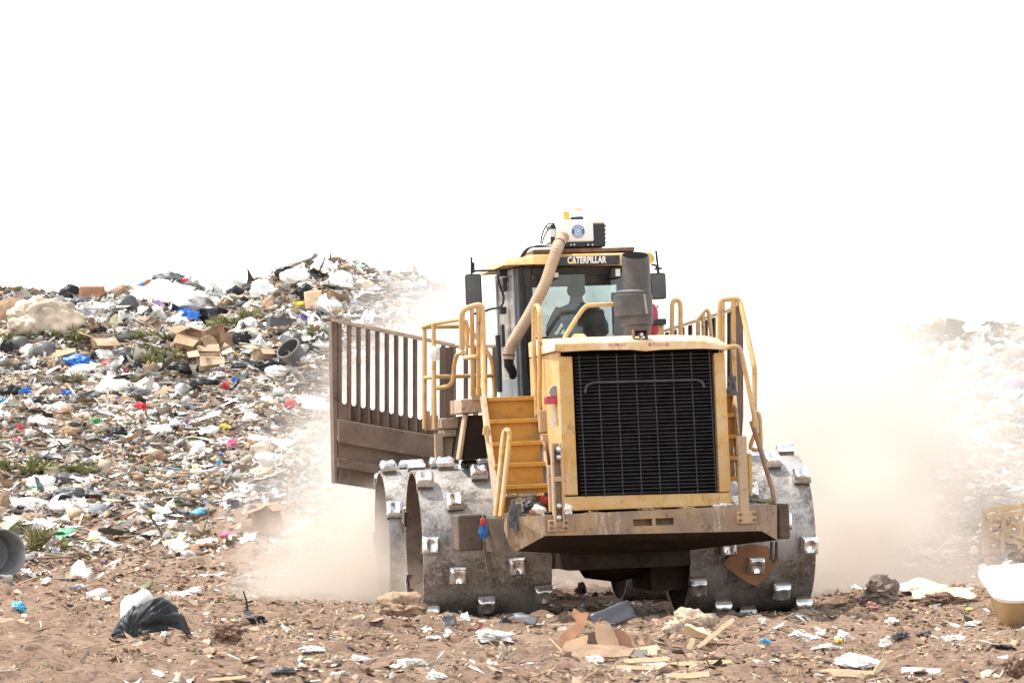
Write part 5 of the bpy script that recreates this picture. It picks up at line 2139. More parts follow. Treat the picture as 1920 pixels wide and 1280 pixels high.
bag(279, 537, 18, 16, 'card_orange', 'orange scrap next to the blue one on the crest', 'plastic_scrap', 'scrap')
bag(343, 601, 56, 24, 'blue_film', 'bright blue crumpled tarp in the upper slope', 'tarpaulin', 'tarp', fold=0.25)
bag(319, 584, 28, 17, 'black_film', 'small black case just above the blue tarp', 'case', 'case')
bag(330, 610, 44, 16, 'white_film', 'white sheet of film tucked under the blue tarp', 'plastic_film', 'film')
bag(398, 610, 56, 32, 'black_film', 'black bag touching the blue tarp on its downhill end')
bag(437, 568, 38, 34, 'black_film', 'black bag between the white heap and the eastern crest')
bag(455, 582, 26, 22, 'grey_film', 'grey bag below the black one near the saddle')
bag(490, 556, 46, 32, 'white_film', 'white bag below the tan card on the eastern crest')
sheet(490, 531, 42, 20, 'card_light', 'tan bent card near the top of the eastern crest', 'cardboard_sheet', 'cardboard', 0.7)
bag(474, 546, 34, 20, 'card', 'brown crushed carton on the eastern crest', 'crushed_carton', 'carton')
bag(535, 520, 40, 22, 'black_film', 'black tube-like bag on the eastern crest', amp=0.15)
bag(553, 527, 58, 26, 'white_film', 'white wrapped roll on the eastern crest', 'wrapped_roll', 'roll', amp=0.1, fold=0.08)
bag(582, 530, 32, 26, 'grey_film', 'grey bag beside the white wrapped roll')
bag(572, 562, 32, 30, 'black_film', 'black bag behind the standing tan card')
sheet(588, 584, 34, 40, 'card_light', 'standing tan cardboard panel under the eastern crest', 'cardboard_sheet', 'cardboard', 1.2, roll=0.12, curl=0.08, ragged=0.05, th=0.02)
bag(559, 578, 28, 13, 'yellow_film', 'pale yellow sack beside the standing tan card', 'sack', 'sack')
bag(616, 585, 44, 36, 'white_film', 'white bag just east of the standing tan card')
bag(606, 512, 44, 26, 'white_film', 'white bag at the very top of the eastern crest')
bag(640, 540, 44, 32, 'white_film', 'white bag on the crest before the dust')
bag(505, 577, 30, 22, 'card', 'round brown sack in the upper slope', 'sack', 'sack')
bag(680, 545, 40, 26, 'dirty_white', 'off white bag on the crest half lost in dust')

# ---- middle band
bag(84, 671, 46, 32, 'grey_plastic', 'round grey dome lying behind the tan pole', 'plastic_dome', 'dome', amp=0.06, fold=0.03, deep=1.0)
bag(37, 652, 44, 24, 'grey_plastic', 'low grey dome near the west edge', 'plastic_dome', 'dome', amp=0.08, fold=0.04)
bag(52, 668, 32, 22, 'white_film', 'white bag wedged between the two grey domes')
bag(12, 665, 24, 30, 'black_film', 'black bag at the west edge beside the low grey dome')
board(50, 681, 142, 656, 11, 'raw_wood', 'tan wooden pole lying across the slope', 'wooden_pole', 'pole')
board(200, 625, 240, 602, 7, 'old_wood', 'slanting brown lath above the black tub', 'wooden_lath', 'lath')
bag(247, 644, 54, 24, 'rubber', 'black rubber tub lying on the slope', 'rubber_tub', 'tub', amp=0.06, fold=0.04)
carton(195, 655, 54, 24, 'card_light', 'pale open carton west of the crumpled grey bag', 0.4, 0.15)
bag(197, 673, 44, 20, 'white_film', 'white pail-like bag under the pale open carton')
bag(236, 676, 44, 26, 'grey_film', 'grey crumpled bag beside the pale open carton')
bag(257, 697, 32, 24, 'black_film', 'black bag below the crumpled grey one')
bag(150, 685, 54, 22, 'blue_film', 'blue wrapper sheets around red ones on the slope', 'plastic_wrapper', 'wrapper', fold=0.3)
bag(146, 680, 26, 12, 'red_film', 'red wrapper lying on the blue sheets', 'plastic_wrapper', 'wrapper')
bag(205, 686, 30, 14, 'red_film', 'red wrapper east of the blue sheets', 'plastic_wrapper', 'wrapper')
bag(213, 683, 14, 9, 'blue_film', 'small blue scrap on the red wrapper', 'plastic_scrap', 'scrap')
bag(135, 702, 32, 10, 'red_film', 'red flattened wrapper below the blue sheets', 'plastic_wrapper', 'wrapper')
bag(165, 705, 90, 22, 'white_film', 'long white film under the red and blue wrappers', 'plastic_film', 'film')
branch(100, 640, 120, 30, 'dark green cut branches below the huge white bundle')
branch(455, 612, 90, 36, 'drooping green branches above the cardboard heap')
branch(310, 642, 70, 22, 'green branches just west of the cardboard heap')
branch(572, 640, 36, 34, 'green spray behind the black box')
branch(282, 690, 46, 30, 'olive branches below the grey crumpled bag')
branch(300, 672, 60, 24, 'dry straw coloured branches beside the cardboard heap', True)
branch(150, 722, 56, 14, 'dry grass clump under the red wrapper', True)
branch(25, 645, 50, 20, 'green branches by the west edge above the domes')
carton(362, 668, 54, 46, 'card', 'largest brown carton of the cardboard heap', -0.5, 0.3, 0.25)
carton(402, 660, 44, 44, 'card', 'torn carton topping the cardboard heap', 0.5, -0.25, -0.2)
carton(425, 655, 28, 30, 'old_wood', 'small dark brown crate on top of the cardboard heap', 0.1, 0.0, 0.0, 0.7, 0, 'wooden_crate', 'crate')
carton(392, 690, 46, 28, 'card_light', 'lower flattened carton of the cardboard heap', 0.2, 0.3)
sheet(384, 660, 40, 34, 'card_light', 'pale cardboard flap jutting from the cardboard heap', 'cardboard_sheet', 'cardboard', 0.9, 0.3, 0.3, 0.1, 0.08, 0.015)
bag(425, 612, 26, 20, 'dirty_white', 'tan bottle-shaped bundle on the cardboard heap', 'bundle', 'bundle')
bag(366, 625, 30, 18, 'white_film', 'white bag above the largest brown carton')
bag(330, 705, 72, 26, 'black_film', 'black bag spread below the cardboard heap', amp=0.4)
bag(312, 696, 28, 24, 'black_film', 'black arched bag beside the spread black one')
bag(385, 728, 48, 18, 'black_film', 'lone black bag in the paper field')
board(340, 690, 410, 696, 4, 'raw_wood', 'thin pale stick under the cardboard heap', 'wooden_stick', 'stick')
bag(455, 655, 40, 40, 'black_film', 'shredded black bag east of the cardboard heap', fold=0.3)
bag(443, 672, 14, 12, 'yellow_film', 'yellow scrap by the shredded black bag', 'plastic_scrap', 'scrap')
# black box, case and bin
carton(526, 622, 50, 25, 'dark_slab', 'dark grey rectangular box among branches', 0.25, 0.05, 0.05, 0.8, 0, 'storage_box', 'box')
bag(545, 650, 46, 30, 'grey_film', 'grey padded case under the dark rectangular box', 'padded_case', 'case', amp=0.15, fold=0.08)
bag(484, 628, 34, 20, 'grey_film', 'grey round bag west of the dark rectangular box')
mb = MB()
g_, W, Hh = fit(560, 688, 46, 42)
mb.lathe([(W * .34, 0), (W * .42, W * .05), (W * .5, W * .8), (W * .53, W * .82), (W * .53, W * .88), (W * .48, W * .88), (W * .40, W * .08)], (0, 0, 0), 'Z', 24)
o = mb.build('waste_bin', 'grey_plastic', smooth=40)
o.location = g_ + Vector((0, 0.2, W * .2))
o.rotation_euler = (R(35), R(-38), 0)
tag(o, 'grey round bin tipped over below the dark box', 'bin')
carton(497, 676, 44, 24, 'card_light', 'small tan carton west of the tipped grey bin', 0.5, 0.2)
carton(533, 684, 30, 20, 'card', 'small tan carton below the tipped grey bin', -0.4, -0.2)
bag(457, 690, 44, 16, 'grey_film', 'grey sleeve-like bag below the shredded black bag')
bag(505, 694, 64, 20, 'black_film', 'long black tube bag beneath the tan cartons', amp=0.2)
bag(520, 706, 50, 20, 'white_film', 'white bag below the long black tube bag')
board(468, 652, 490, 626, 5, 'white_film', 'pale rod standing in the rubbish', 'plastic_rod', 'rod')
bag(260, 748, 40, 20, 'grey_film', 'grey bag in the middle of the paper field')
bag(215, 735, 70, 28, 'white_film', 'wide white bag in the middle of the paper field')
bag(205, 755, 36, 18, 'dirty_white', 'tan tangled foam in the paper field', 'foam_tangle', 'foam')

# ---- small coloured scraps in the paper field
for u, v, w, h, m_, lab in (
        (547, 772, 20, 22, 'red_film', 'bright red wrapper standing before the blade'),
        (434, 840, 18, 18, 'pink_film', 'pink bag in the lower paper field'),
        (352, 803, 14, 12, 'purple_film', 'purple scrap in the lower paper field'),
        (178, 796, 24, 14, 'green_film', 'pale green film in the paper field'),
        (410, 878, 12, 18, 'cyan_film', 'light blue scrap at the foot of the paper field'),
        (424, 880, 14, 8, 'red_film', 'small red scrap beside the light blue one'),
        (416, 860, 20, 8, 'blue_film', 'blue flat scrap just above the light blue one'),
        (421, 806, 20, 12, 'yellow_film', 'lemon yellow wrapper in the paper field'),
        (364, 884, 18, 10, 'yellow_film', 'pale yellow scrap at the foot of the paper field'),
        (120, 744, 18, 12, 'blue_film', 'blue wrapper west of the wide white bag'),
        (48, 740, 30, 12, 'blue_film', 'blue film near the west edge'),
        (40, 815, 12, 18, 'red_film', 'red wrapper low near the west edge'),
        (36, 830, 16, 10, 'pink_film', 'pink scrap under the red wrapper'),
        (50, 757, 16, 10, 'red_film', 'red scrap under the blue film'),
        (215, 768, 14, 10, 'red_film', 'orange red scrap east of the tan foam'),
        (160, 740, 30, 10, 'red_film', 'dark red rag in the paper field'),
        (420, 730, 18, 14, 'red_film', 'red scrap by the lone black bag'),
        (335, 742, 18, 10, 'cyan_film', 'pale blue scrap under the lone black bag'),
        (440, 720, 14, 8, 'blue_film', 'blue scrap east of the lone black bag'),
        (265, 770, 22, 14, 'red_film', 'red scrap below the grey field bag'),
        (4, 760, 12, 14, 'cyan_film', 'cyan scrap at the very west edge')):
    bag(u, v, w, h, m_, lab, 'plastic_scrap', 'scrap', sub=3)
for u, v, w, h, m_, lab in (
        (225, 820, 30, 24, 'black_film', 'black bag in the lower paper field'),
        (20, 745, 40, 22, 'black_film', 'black bag at the west edge of the paper field'),
        (370, 850, 36, 26, 'white_film', 'white bag above the blue flat scrap'),
        (110, 770, 34, 18, 'white_film', 'white bag west of the pale green film'),
        (295, 865, 34, 20, 'old_wood', 'dark brown rag in the lower paper field'),
        (300, 815, 44, 20, 'white_film', 'white film under the purple scrap'),
        (470, 790, 34, 18, 'white_film', 'white bag between red wrapper and yellow wrapper'),
        (70, 800, 40, 22, 'white_film', 'white bag low on the western slope'),
        (130, 815, 34, 18, 'card', 'tan crushed carton low on the western slope'),
        (490, 850, 44, 24, 'dirty_white', 'dusty white bag beside the blade'),
        (560, 830, 48, 26, 'dirty_white', 'dusty white bag just under the blade corner'),
        (590, 770, 50, 28, 'white_film', 'white bag behind the blade end')):
    bag(u, v, w, h, m_, lab)

# ---- lower west corner
branch(35, 893, 80, 42, 'arching green grass clump at the west edge')
branch(160, 896, 60, 26, 'green grass fronds beside the dark bags')
bag(62, 898, 36, 30, 'black_film', 'shiny black bag against the arching grass clump')
bag(125, 908, 60, 24, 'grey_film', 'dark bag between the grass fronds and the grey bag')
bag(130, 935, 60, 24, 'grey_film', 'grey bag under the dark one')
bag(104, 940, 44, 18, 'black_film', 'black bag beside the grey one low on the west edge')
bag(75, 920, 54, 32, 'white_film', 'bulging white bag under the shiny black bag')
bag(95, 893, 34, 26, 'dirty_white', 'tan bag between shiny black bag and dark bag')
bag(40, 955, 90, 24, 'white_film', 'long white film by the metal bin')
bag(110, 960, 50, 22, 'white_film', 'white bag above the twiggy bush')
bag(75, 995, 54, 24, 'white_film', 'lower white bag between the metal bin and the bush')
bag(8, 957, 22, 34, 'old_wood', 'brown sack at the west edge above the bin', 'sack', 'sack')
bag(60, 977, 60, 16, 'old_wood', 'brown rag pile between white films', 'rag', 'rag')
branch(62, 1040, 70, 50, 'dry twiggy bush beside the metal bin', True, 'twiggy_bush', 40, droop=0.3)
# galvanised bin on its side at the frame edge
g_, W, Hh = fit(2, 1082, 60, 92)
r_ = Hh / 2
mb = MB()
mb.lathe([(r_ * .80, 0.55), (r_ * .84, 0.52), (r_ * .97, 0.03), (r_ * 1.03, 0.02), (r_ * 1.03, -0.02), (r_ * .97, -0.02), (r_ * .93, 0.0), (r_ * .80, 0.50)], (0, 0, 0), 'Y', 40, cap=False)
o = mb.build('metal_bin', 'galvanised', smooth=40)
mb = MB()
mb.lathe([(0.01, 0.50), (r_ * .80, 0.505)], (0, 0, 0), 'Y', 40)
mb.build('base', 'galvanised', o)
mb = MB()
for yq in (0.14, 0.30):
    mb.lathe([(r_ * (.97 - yq * .25), yq - 0.012), (r_ * (1.0 - yq * .25), yq), (r_ * (.97 - yq * .25), yq + 0.012)], (0, 0, 0), 'Y', 40, cap=False)
mb.build('rib', 'galvanised', o, smooth=40)
o.location = g_ + Vector((-0.02, 0.15, r_ * .92))
o.rotation_euler = (0, R(10), R(28))
tag(o, 'ribbed grey metal bin lying on its side at the west edge', 'bin')

# ---- dirt flat: box, cards
g_, W, Hh = fit(505, 1000, 42, 56)
carton(507, 999, 44, 50, 'card', 'open brown carton standing on the dirt by the dust', -0.7, 0.15, -0.2, 0.7, 4)
sheet(467, 1007, 54, 20, 'card_light', 'bent tan card lying before the open carton', 'cardboard_sheet', 'cardboard', 0.35, curl=0.3, ragged=0.08, th=0.015)
carton(537, 1033, 52, 16, 'white_film', 'flat white carton in the edge of the dust', 0.1, 0, 0, 0.5, 0)
sheet(375, 1037, 56, 18, 'old_wood', 'tilted dark brown panel on the dirt', 'plywood_sheet', 'plywood', 0.5, 0.2, 0.12, 0.05, 0.05, 0.02)
sheet(325, 1026, 64, 16, 'card_light', 'crumpled tan paper beside the dark brown panel', 'kraft_paper', 'paper', 0.3, curl=0.5)
board(222, 1050, 268, 1084, 7, 'raw_wood', 'straight tan lath on the bare dirt', 'wooden_lath', 'lath')
bag(375, 967, 32, 16, 'cyan_film', 'light blue wrapper at the edge of the bare dirt', 'plastic_wrapper', 'wrapper')
bag(425, 1008, 24, 12, 'pink_film', 'pink wrapper on the dirt west of the bent card', 'plastic_wrapper', 'wrapper')
bag(297, 977, 24, 14, 'white_film', 'small white bag at the edge of the bare dirt')
bag(515, 918, 30, 20, 'grey_film', 'grey bag uphill of the open carton')
bag(35, 1145, 30, 20, 'cyan_film', 'light blue film crumpled downhill of the metal bin', 'plastic_film', 'film', fold=0.35)
bag(365, 1112, 26, 14, 'white_film', 'white bag just uphill of the large black bag')
bag(180, 1120, 40, 16, 'white_film', 'white torn film west of the large black bag', 'plastic_film', 'film')
bag(152, 1112, 14, 12, 'old_wood', 'dark brown chunk by the white torn film', 'chunk_or_shade', 'chunk')
# the large black bag with the white one behind
g_, W, Hh = fit(280, 1192, 152, 82)
prof_u = [204, 210, 225, 250, 289, 305, 319, 337, 350, 360]
prof_h = [3, 18, 38, 54, 74, 76, 72, 50, 26, 3]
kk = g_.y / FPX
NX, NA = 72, 40
rows = []
for i in range(NX + 1):
    s_ = i / NX
    uu = 204 + 156 * s_
    hh = float(np.interp(uu, prof_u, prof_h)) * kk
    dd = W * 0.36 * max(0.03, math.sin(math.pi * min(max(s_, 0.02), 0.98))) ** 0.6
    row = []
    for j in range(NA + 1):
        a_ = math.pi * j / NA
        p_ = Vector(((uu - 282) * kk, -math.cos(a_) * dd, math.sin(a_) ** 0.75 * hh))
        # film gathered towards the tied neck low on the west side
        q_ = p_ - Vector((-0.17, -0.12, 0.05))
        fi = math.atan2(q_.z + 0.4 * q_.y, q_.x + 0.02)
        rr_ = q_.length
        w_ = (1 - abs(noise.noise(Vector((fi * 2.6, rr_ * 2.2, 3.1))) * 2.6)) * 0.030 + (1 - abs(noise.noise(Vector((fi * 5.5, rr_ * 3.0, 9.1))) * 2.6)) * 0.018
        w_ += noise.noise(p_ * 4.5 + Vector((4, 4, 4))) * 0.055 - 0.012 * abs(noise.noise(p_ * 13))
        nn_ = Vector((0.2 * (s_ - .5), -math.cos(a_), math.sin(a_) + .1)).normalized()
        p_ += nn_ * (w_ - 0.02) * min(1, 4 * s_ + .2, 4 * (1 - s_) + .2)
        row.append(p_[:])
    rows.append(row)
I = np.arange((NX + 1) * (NA + 1)).reshape(NX + 1, NA + 1)
F = np.stack([I[:-1, :-1], I[:-1, 1:], I[1:, 1:], I[1:, :-1]], -1).reshape(-1, 4)
o = np_mesh('rubbish_bag', np.array(rows).reshape(-1, 3), F, M('black_film'), smooth=True)
o.location = g_ + Vector((0.0, 0.16, -0.03))
tag(o, 'large black bag lying alone on the front dirt', 'bag')
o = crumple('rubbish_bag', 'white_film', W * .24, W * .20, Hh * .47, 4, 0.3, 0.12, g_ + Vector((-0.11, 0.30, 0.02)), 0.4)
tag(o, 'white bag leaning behind the large black bag', 'bag')
bag(238, 1194, 12, 10, 'blue_film', 'bright blue scrap under the large black bag', 'plastic_scrap', 'scrap', sub=3)
bag(310, 1193, 18, 9, 'white_film', 'white scrap against the large black bag', 'plastic_scrap', 'scrap', sub=3)
# burnt twig
mb = MB()
g_ = ground_at(465, 1146)
mb.tube([g_ + Vector((0, 0, -0.05)), wpt(462, 1125, g_.y), wpt(456, 1107, g_.y)], [0.014, 0.012, 0.008], 7)
mb.tube([g_ + Vector((0, 0, 0.02)), wpt(455, 1147, g_.y - .05), wpt(440, 1146, g_.y - .1)], [0.012, 0.012, 0.006], 6)
tag(mb.build('burnt_twig', 'rubber', smooth=50), 'black burnt twig standing upright in the dirt', 'twig')
bag(427, 1197, 54, 32, 'root_mass', 'brown root clump east of the large black bag', 'root_clump', 'root clump', amp=0.4, fold=0.4, sharp=20)
bag(480, 1166, 40, 12, 'black_film', 'black torn film beside the burnt twig', 'plastic_film', 'film', fold=0.3)
# front boards and papers
board(358, 1246, 478, 1262, 20, 'raw_wood', 'long splintered pale board in the front', 'broken_board', 'board')
board(480, 1262, 590, 1256, 15, 'raw_wood', 'splintered board over a dark hollow in the front', 'broken_board', 'board')
bag(530, 1262, 44, 12, 'dark_slab', 'dark lump standing for the shade under the splintered board', 'chunk_or_shade', 'chunk')  # dark lump put in as the shade of the hollow below the board
board(388, 1278, 462, 1268, 7, 'raw_wood', 'short thin stick at the bottom edge', 'wooden_stick', 'stick')
board(678, 1222, 704, 1240, 7, 'old_wood', 'short brown lath between white scraps', 'wooden_lath', 'lath')
board(380, 1222, 420, 1216, 12, 'card_light', 'short tan board near the root clump', 'broken_board', 'board')
for u, v, w, h, m_, lab in (
        (772, 1254, 48, 22, 'white_film', 'white crumpled napkin in the front middle'),
        (672, 1240, 30, 14, 'white_film', 'white scrap beside the short brown lath'),
        (630, 1250, 34, 16, 'dirty_white', 'cream crumpled paper west of the short brown lath'),
        (815, 1270, 30, 14, 'white_film', 'torn white tissue at the bottom edge'),
        (735, 1272, 8, 12, 'white_film', 'small white upright scrap at the bottom edge'),
        (932, 1202, 66, 20, 'white_film', 'white film patch before the near drum'),
        (812, 1197, 24, 7, 'white_film', 'thin white strip west of the white film patch'),
        (1115, 1243, 26, 16, 'white_film', 'white scrap below the brown cardboard pile'),
        (950, 1232, 26, 26, 'dirty_white', 'grey white crumple below the white film patch'),
        (926, 1246, 14, 7, 'white_film', 'tiny white scrap under the grey white crumple'),
        (582, 1222, 42, 12, 'white_film', 'white tray in the front dirt'),
        (1497, 1195, 36, 14, 'white_film', 'white wrapper in front of the far drum side'),
        (1520, 1200, 28, 12, 'white_film', 'white wrapper just west of the yellow scrap'),
        (1541, 1188, 22, 12, 'white_film', 'white balled wrapper uphill of the yellow scrap'),
        (1582, 1198, 32, 14, 'white_film', 'white bag east of the yellow scrap'),
        (1658, 1210, 18, 14, 'white_film', 'upright white scrap east of the front dirt'),
        (1550, 1217, 46, 10, 'white_film', 'white strip under the yellow scrap'),
        (1430, 1168, 14, 12, 'white_film', 'small white scrap below the rusty card'),
        (1436, 1207, 16, 12, 'cyan_film', 'small light blue scrap in the eastern dirt'),
        (1672, 1172, 22, 12, 'white_film', 'white scrap below the pink lump'),
        (1690, 1198, 26, 12, 'grey_film', 'grey scrap in the eastern dirt'),
        (1730, 1196, 22, 12, 'grey_film', 'dark grey torn film in the eastern dirt'),
        (1785, 1200, 40, 9, 'white_film', 'pale film strip toward the cream tub'),
        (1830, 1172, 24, 10, 'white_film', 'white scrap near the cream tub foot')):
    bag(u, v, w, h, m_, lab, 'crumpled_scrap', 'scrap', sub=3, fold=0.28)
bag(1575, 1205, 14, 9, 'yellow_film', 'yellow scrap in the eastern dirt', 'plastic_scrap', 'scrap', sub=3)
bag(1634, 1142, 26, 12, 'dull_pink', 'pinkish lump on the spoil ridge', 'foam_lump', 'lump', sub=3)
# grey scraps by the near drum
sheet(842, 1172, 26, 20, 'dark_slab', 'grey torn panel at the foot of the near drum', 'plastic_scrap', 'scrap', 1.0, 0, 0.2, 0.15, 0.15, 0.01)
sheet(985, 1167, 48, 14, 'grey_film', 'grey film strip trailing before the near drum', 'plastic_film', 'film', 0.5, 0, -0.3)
bag(948, 1166, 22, 10, 'grey_film', 'grey blue scrap beside the film strip', 'plastic_scrap', 'scrap', sub=3)
bag(1090, 1112, 20, 22, 'root_mass', 'dark twig tuft in the gap under the machine', 'twig_tuft', 'twigs', fold=0.5)
sheet(1150, 1172, 84, 34, 'dark_slab', 'dark grey plastic slab leaning behind the cardboard pile', 'plastic_slab', 'slab', 1.0, 0.25, 0.38, 0.05, 0.06, 0.02)
# brown cardboard pile: torn flat pieces leaning on each other
def torn(poly, foot, lean, mat, label, th=0.010, twist=0.0, dy=0.0):
    """flat torn card: outline in photo pixels standing on the ground at pixel row foot, leaning back by lean"""
    g0 = ground_at(sum(p[0] for p in poly) / len(poly), foot)
    uc = sum(p[0] for p in poly) / len(poly)
    pts = []
    r = rnd()
    dense_ = []
    for p, q in zip(poly, poly[1:] + poly[:1]):
        for k in range(4):
            s = k / 4
            j_ = 1.1 if k else 0.4
            dense_.append((p[0] + (q[0] - p[0]) * s + r.uniform(-j_, j_), p[1] + (q[1] - p[1]) * s + r.uniform(-j_, j_)))
    k_ = g0.y / FPX
    for u, v in dense_:
        y_ = g0.y + dy + (foot - v) * k_ * math.tan(lean) + (u - uc) * k_ * math.tan(twist)
        pts.append(wpt(u, v, y_))
    n_ = (pts[8] - pts[0]).cross(pts[16 % len(pts)] - pts[0]).normalized()
    mb = MB()
    mb.prism(pts, n_ * th)
    return tag(mb.build('torn_cardboard', mat), label, 'cardboard')


torn([(1075, 1138), (1088, 1147), (1104, 1147), (1100, 1167), (1088, 1186), (1073, 1200), (1052, 1219), (1034, 1216), (1056, 1186), (1081, 1165), (1072, 1151)], 1219, 0.5, 'card_orange', 'tall torn cardboard leaning in the brown pile')
torn([(1060, 1202), (1102, 1189), (1101, 1206), (1070, 1224), (1050, 1221)], 1224, 0.7, 'card', 'small bent flap at the foot of the tall torn piece', dy=-0.03)
torn([(1096, 1186), (1121, 1182), (1120, 1214), (1093, 1219)], 1219, 0.5, 'old_wood', 'dark inner sheet of the brown cardboard pile', twist=0.3)
torn([(1116, 1170), (1130, 1168), (1144, 1169), (1158, 1197), (1165, 1223), (1148, 1230), (1141, 1217), (1127, 1223), (1118, 1200)], 1230, 0.35, 'card', 'front upright flap of the brown cardboard pile', twist=-0.2)
torn([(1149, 1179), (1169, 1181), (1184, 1197), (1188, 1222), (1164, 1222), (1156, 1196)], 1222, 0.4, 'card_orange', 'upright flap on the east end of the brown pile', twist=0.5)
torn([(1184, 1191), (1197, 1183), (1220, 1195), (1216, 1206), (1190, 1210)], 1210, 1.0, 'old_wood', 'dark flat scrap east of the brown cardboard pile')
torn([(1060, 1218), (1100, 1206), (1150, 1208), (1190, 1214), (1180, 1228), (1120, 1232), (1070, 1230)], 1232, 1.2, 'old_wood', 'lowest dark layer of the brown cardboard pile', th=0.02)
torn([(1100, 1196), (1150, 1192), (1182, 1204), (1150, 1216), (1104, 1214)], 1216, 1.1, 'card', 'flat layer inside the brown cardboard pile', th=0.02)
torn([(1188, 1214), (1232, 1208), (1240, 1216), (1196, 1224)], 1224, 1.2, 'card_light', 'pale flat scrap east of the brown cardboard pile')
board(1054, 1226, 1030, 1198, 9, 'raw_wood', 'short pale stick leaning on the brown cardboard pile', 'wooden_stick', 'stick', dy=0.1)
board(1004, 1214, 1026, 1226, 8, 'raw_wood', 'pale stick lying west of the brown cardboard pile', 'wooden_stick', 'stick')
board(1170, 1240, 1255, 1236, 10, 'raw_wood', 'long pale slat below the brown cardboard pile', 'wooden_lath', 'lath')
board(1190, 1218, 1262, 1236, 7, 'raw_wood', 'slanting pale slat east of the brown cardboard pile', 'wooden_lath', 'lath')
board(1150, 1252, 1240, 1252, 9, 'raw_wood', 'front pale slat half buried in dirt', 'wooden_lath', 'lath')
# insulation and planks
bag(1268, 1190, 50, 32, 'foam', 'tan foam chunk behind the crossed planks', 'foam_chunk', 'foam', amp=0.35, fold=0.25)
bag(1304, 1180, 70, 42, 'foam', 'larger grey cream foam chunk behind the crossed planks', 'foam_chunk', 'foam', amp=0.4, fold=0.25)
board(1345, 1206, 1284, 1176, 22, 'raw_wood', 'wide pale plank propped on the foam', 'wooden_plank', 'plank', dy=0.15)
board(1308, 1214, 1376, 1160, 9, 'raw_wood', 'stick leaning diagonally across the wide plank', 'wooden_stick', 'stick', dy=0.1)
board(1382, 1210, 1312, 1206, 9, 'old_wood', 'dark plank lying under the diagonal stick', 'wooden_plank', 'plank')
board(1292, 1219, 1300, 1196, 12, 'raw_wood', 'short upright block under the wide plank', 'wooden_block', 'block')
board(1240, 1222, 1280, 1226, 8, 'card_light', 'pale chip west of the upright block', 'wooden_chip', 'chip')
board(1250, 1246, 1372, 1240, 9, 'raw_wood', 'long pale slat in the front dirt below the foam', 'wooden_lath', 'lath')
board(1245, 1268, 1330, 1264, 12, 'raw_wood', 'half buried pale board at the bottom edge', 'broken_board', 'board')
# right front heap
bag(1604, 1252, 86, 26, 'white_film', 'long white bag on the front boards', fold=0.22)
board(1540, 1260, 1640, 1264, 16, 'raw_wood', 'splintered board under the long white bag', 'broken_board', 'board')
bag(1602, 1263, 40, 12, 'dark_slab', 'dark lump standing for the shade under the long white bag', 'chunk_or_shade', 'chunk')  # shade beneath bag and board, built as a dark lump
board(1640, 1262, 1660, 1236, 12, 'raw_wood', 'short board standing at the end of the long white bag', 'broken_board', 'board', dy=0.1)
board(1690, 1258, 1764, 1260, 16, 'white_film', 'pale painted board east of the long white bag', 'painted_board', 'board')
bag(1905, 1268, 50, 48, 'root_mass', 'tangled root heap at the east edge', 'root_clump', 'root clump', amp=0.4, fold=0.45, sharp=20)
bag(1884, 1216, 30, 8, 'black_film', 'black flat scrap near the tangled root heap', 'plastic_scrap', 'scrap', sub=3)

# ---- east side
# cream tub
g_, W, Hh = fit(1935, 1172, 160, 84)
mb = MB()
def oval(a, b, z, n=48, sq=0.38):
    out_ = []
    for k in range(n):
        w = 2 * math.pi * k / n
        c_, s_ = math.cos(w), math.sin(w)
        out_.append(Vector((a * math.copysign(abs(c_) ** sq, c_), b * math.copysign(abs(s_) ** sq, s_), z)))
    return out_
A, B = 0.50, 0.34
mb.loft([oval(A * .62, B * .62, 0), oval(A * .70, B * .70, 0.02), oval(A * .93, B * .93, 0.44), oval(A * .95, B * .95, 0.46)], cap=False)
mb.face(oval(A * .62, B * .62, 0))
tub = mb.build('bath_tub', 'cream_plastic', smooth=50)
mb = MB()
mb.loft([oval(A * .95, B * .95, 0.455), oval(A * 1.08, B * 1.10, 0.45), oval(A * 1.09, B * 1.11, 0.49), oval(A * .92, B * .92, 0.50), oval(A * .86, B * .86, 0.46), oval(A * .66, B * .66, 0.08)], cap=False)
mb.face([p for p in oval(A * .66, B * .66, 0.08)])
mb.build('rim', 'white_enamel', tub, smooth=50)
tub.location = g_ + Vector((0.02, 0.30, 0.02))
tub.rotation_euler = (R(27), R(-3), R(12))
tag(tub, 'cream bath tub with white rim at the east edge', 'tub')
# pale timber stack behind it
g_ = ground_at(1895, 1046)
r = rnd()
pal = empty('timber_frame', g_)
tag(pal, 'dusty broken pale timber frame leaning on the east slope', 'timber')
k_ = g_.y / FPX
for (ua, va, ub, vb_, th) in ((1852, 1038, 1852, 965, 9), (1850, 968, 1925, 960, 9), (1852, 1000, 1920, 1020, 9), (1880, 1036, 1882, 962, 8), (1856, 985, 1925, 1012, 7), (1860, 975, 1925, 990, 7), (1850, 1034, 1930, 1040, 12), (1845, 1040, 1845, 955, 10), (1846, 957, 1930, 946, 10), (1868, 962, 1915, 948, 8), (1890, 962, 1935, 1030, 8), (1860, 1036, 1900, 980, 7), (1912, 1034, 1914, 966, 9)):
    a = wpt(ua, va, g_.y + r.uniform(-.15, .15)) - g_
    b = wpt(ub, vb_, g_.y + r.uniform(-.15, .15)) - g_
    d = b - a
    o = plank('slat', 'raw_wood', d.length, th * k_, 0.035, pal, 0.1)
    xq = d.normalized()
    zq = (Vector((0, -1, 0)) - xq * Vector((0, -1, 0)).dot(xq)).normalized()
    o.matrix_local = Matrix.Translation((a + b) / 2) @ Matrix((xq, zq.cross(xq), zq)).transposed().to_4x4()
sheet(1770, 1122, 120, 16, 'dirty_white', 'wide white film lying beyond the spoil ridge', 'plastic_sheet', 'sheet', 0.22, 0, 0, 0.3, 0.2)
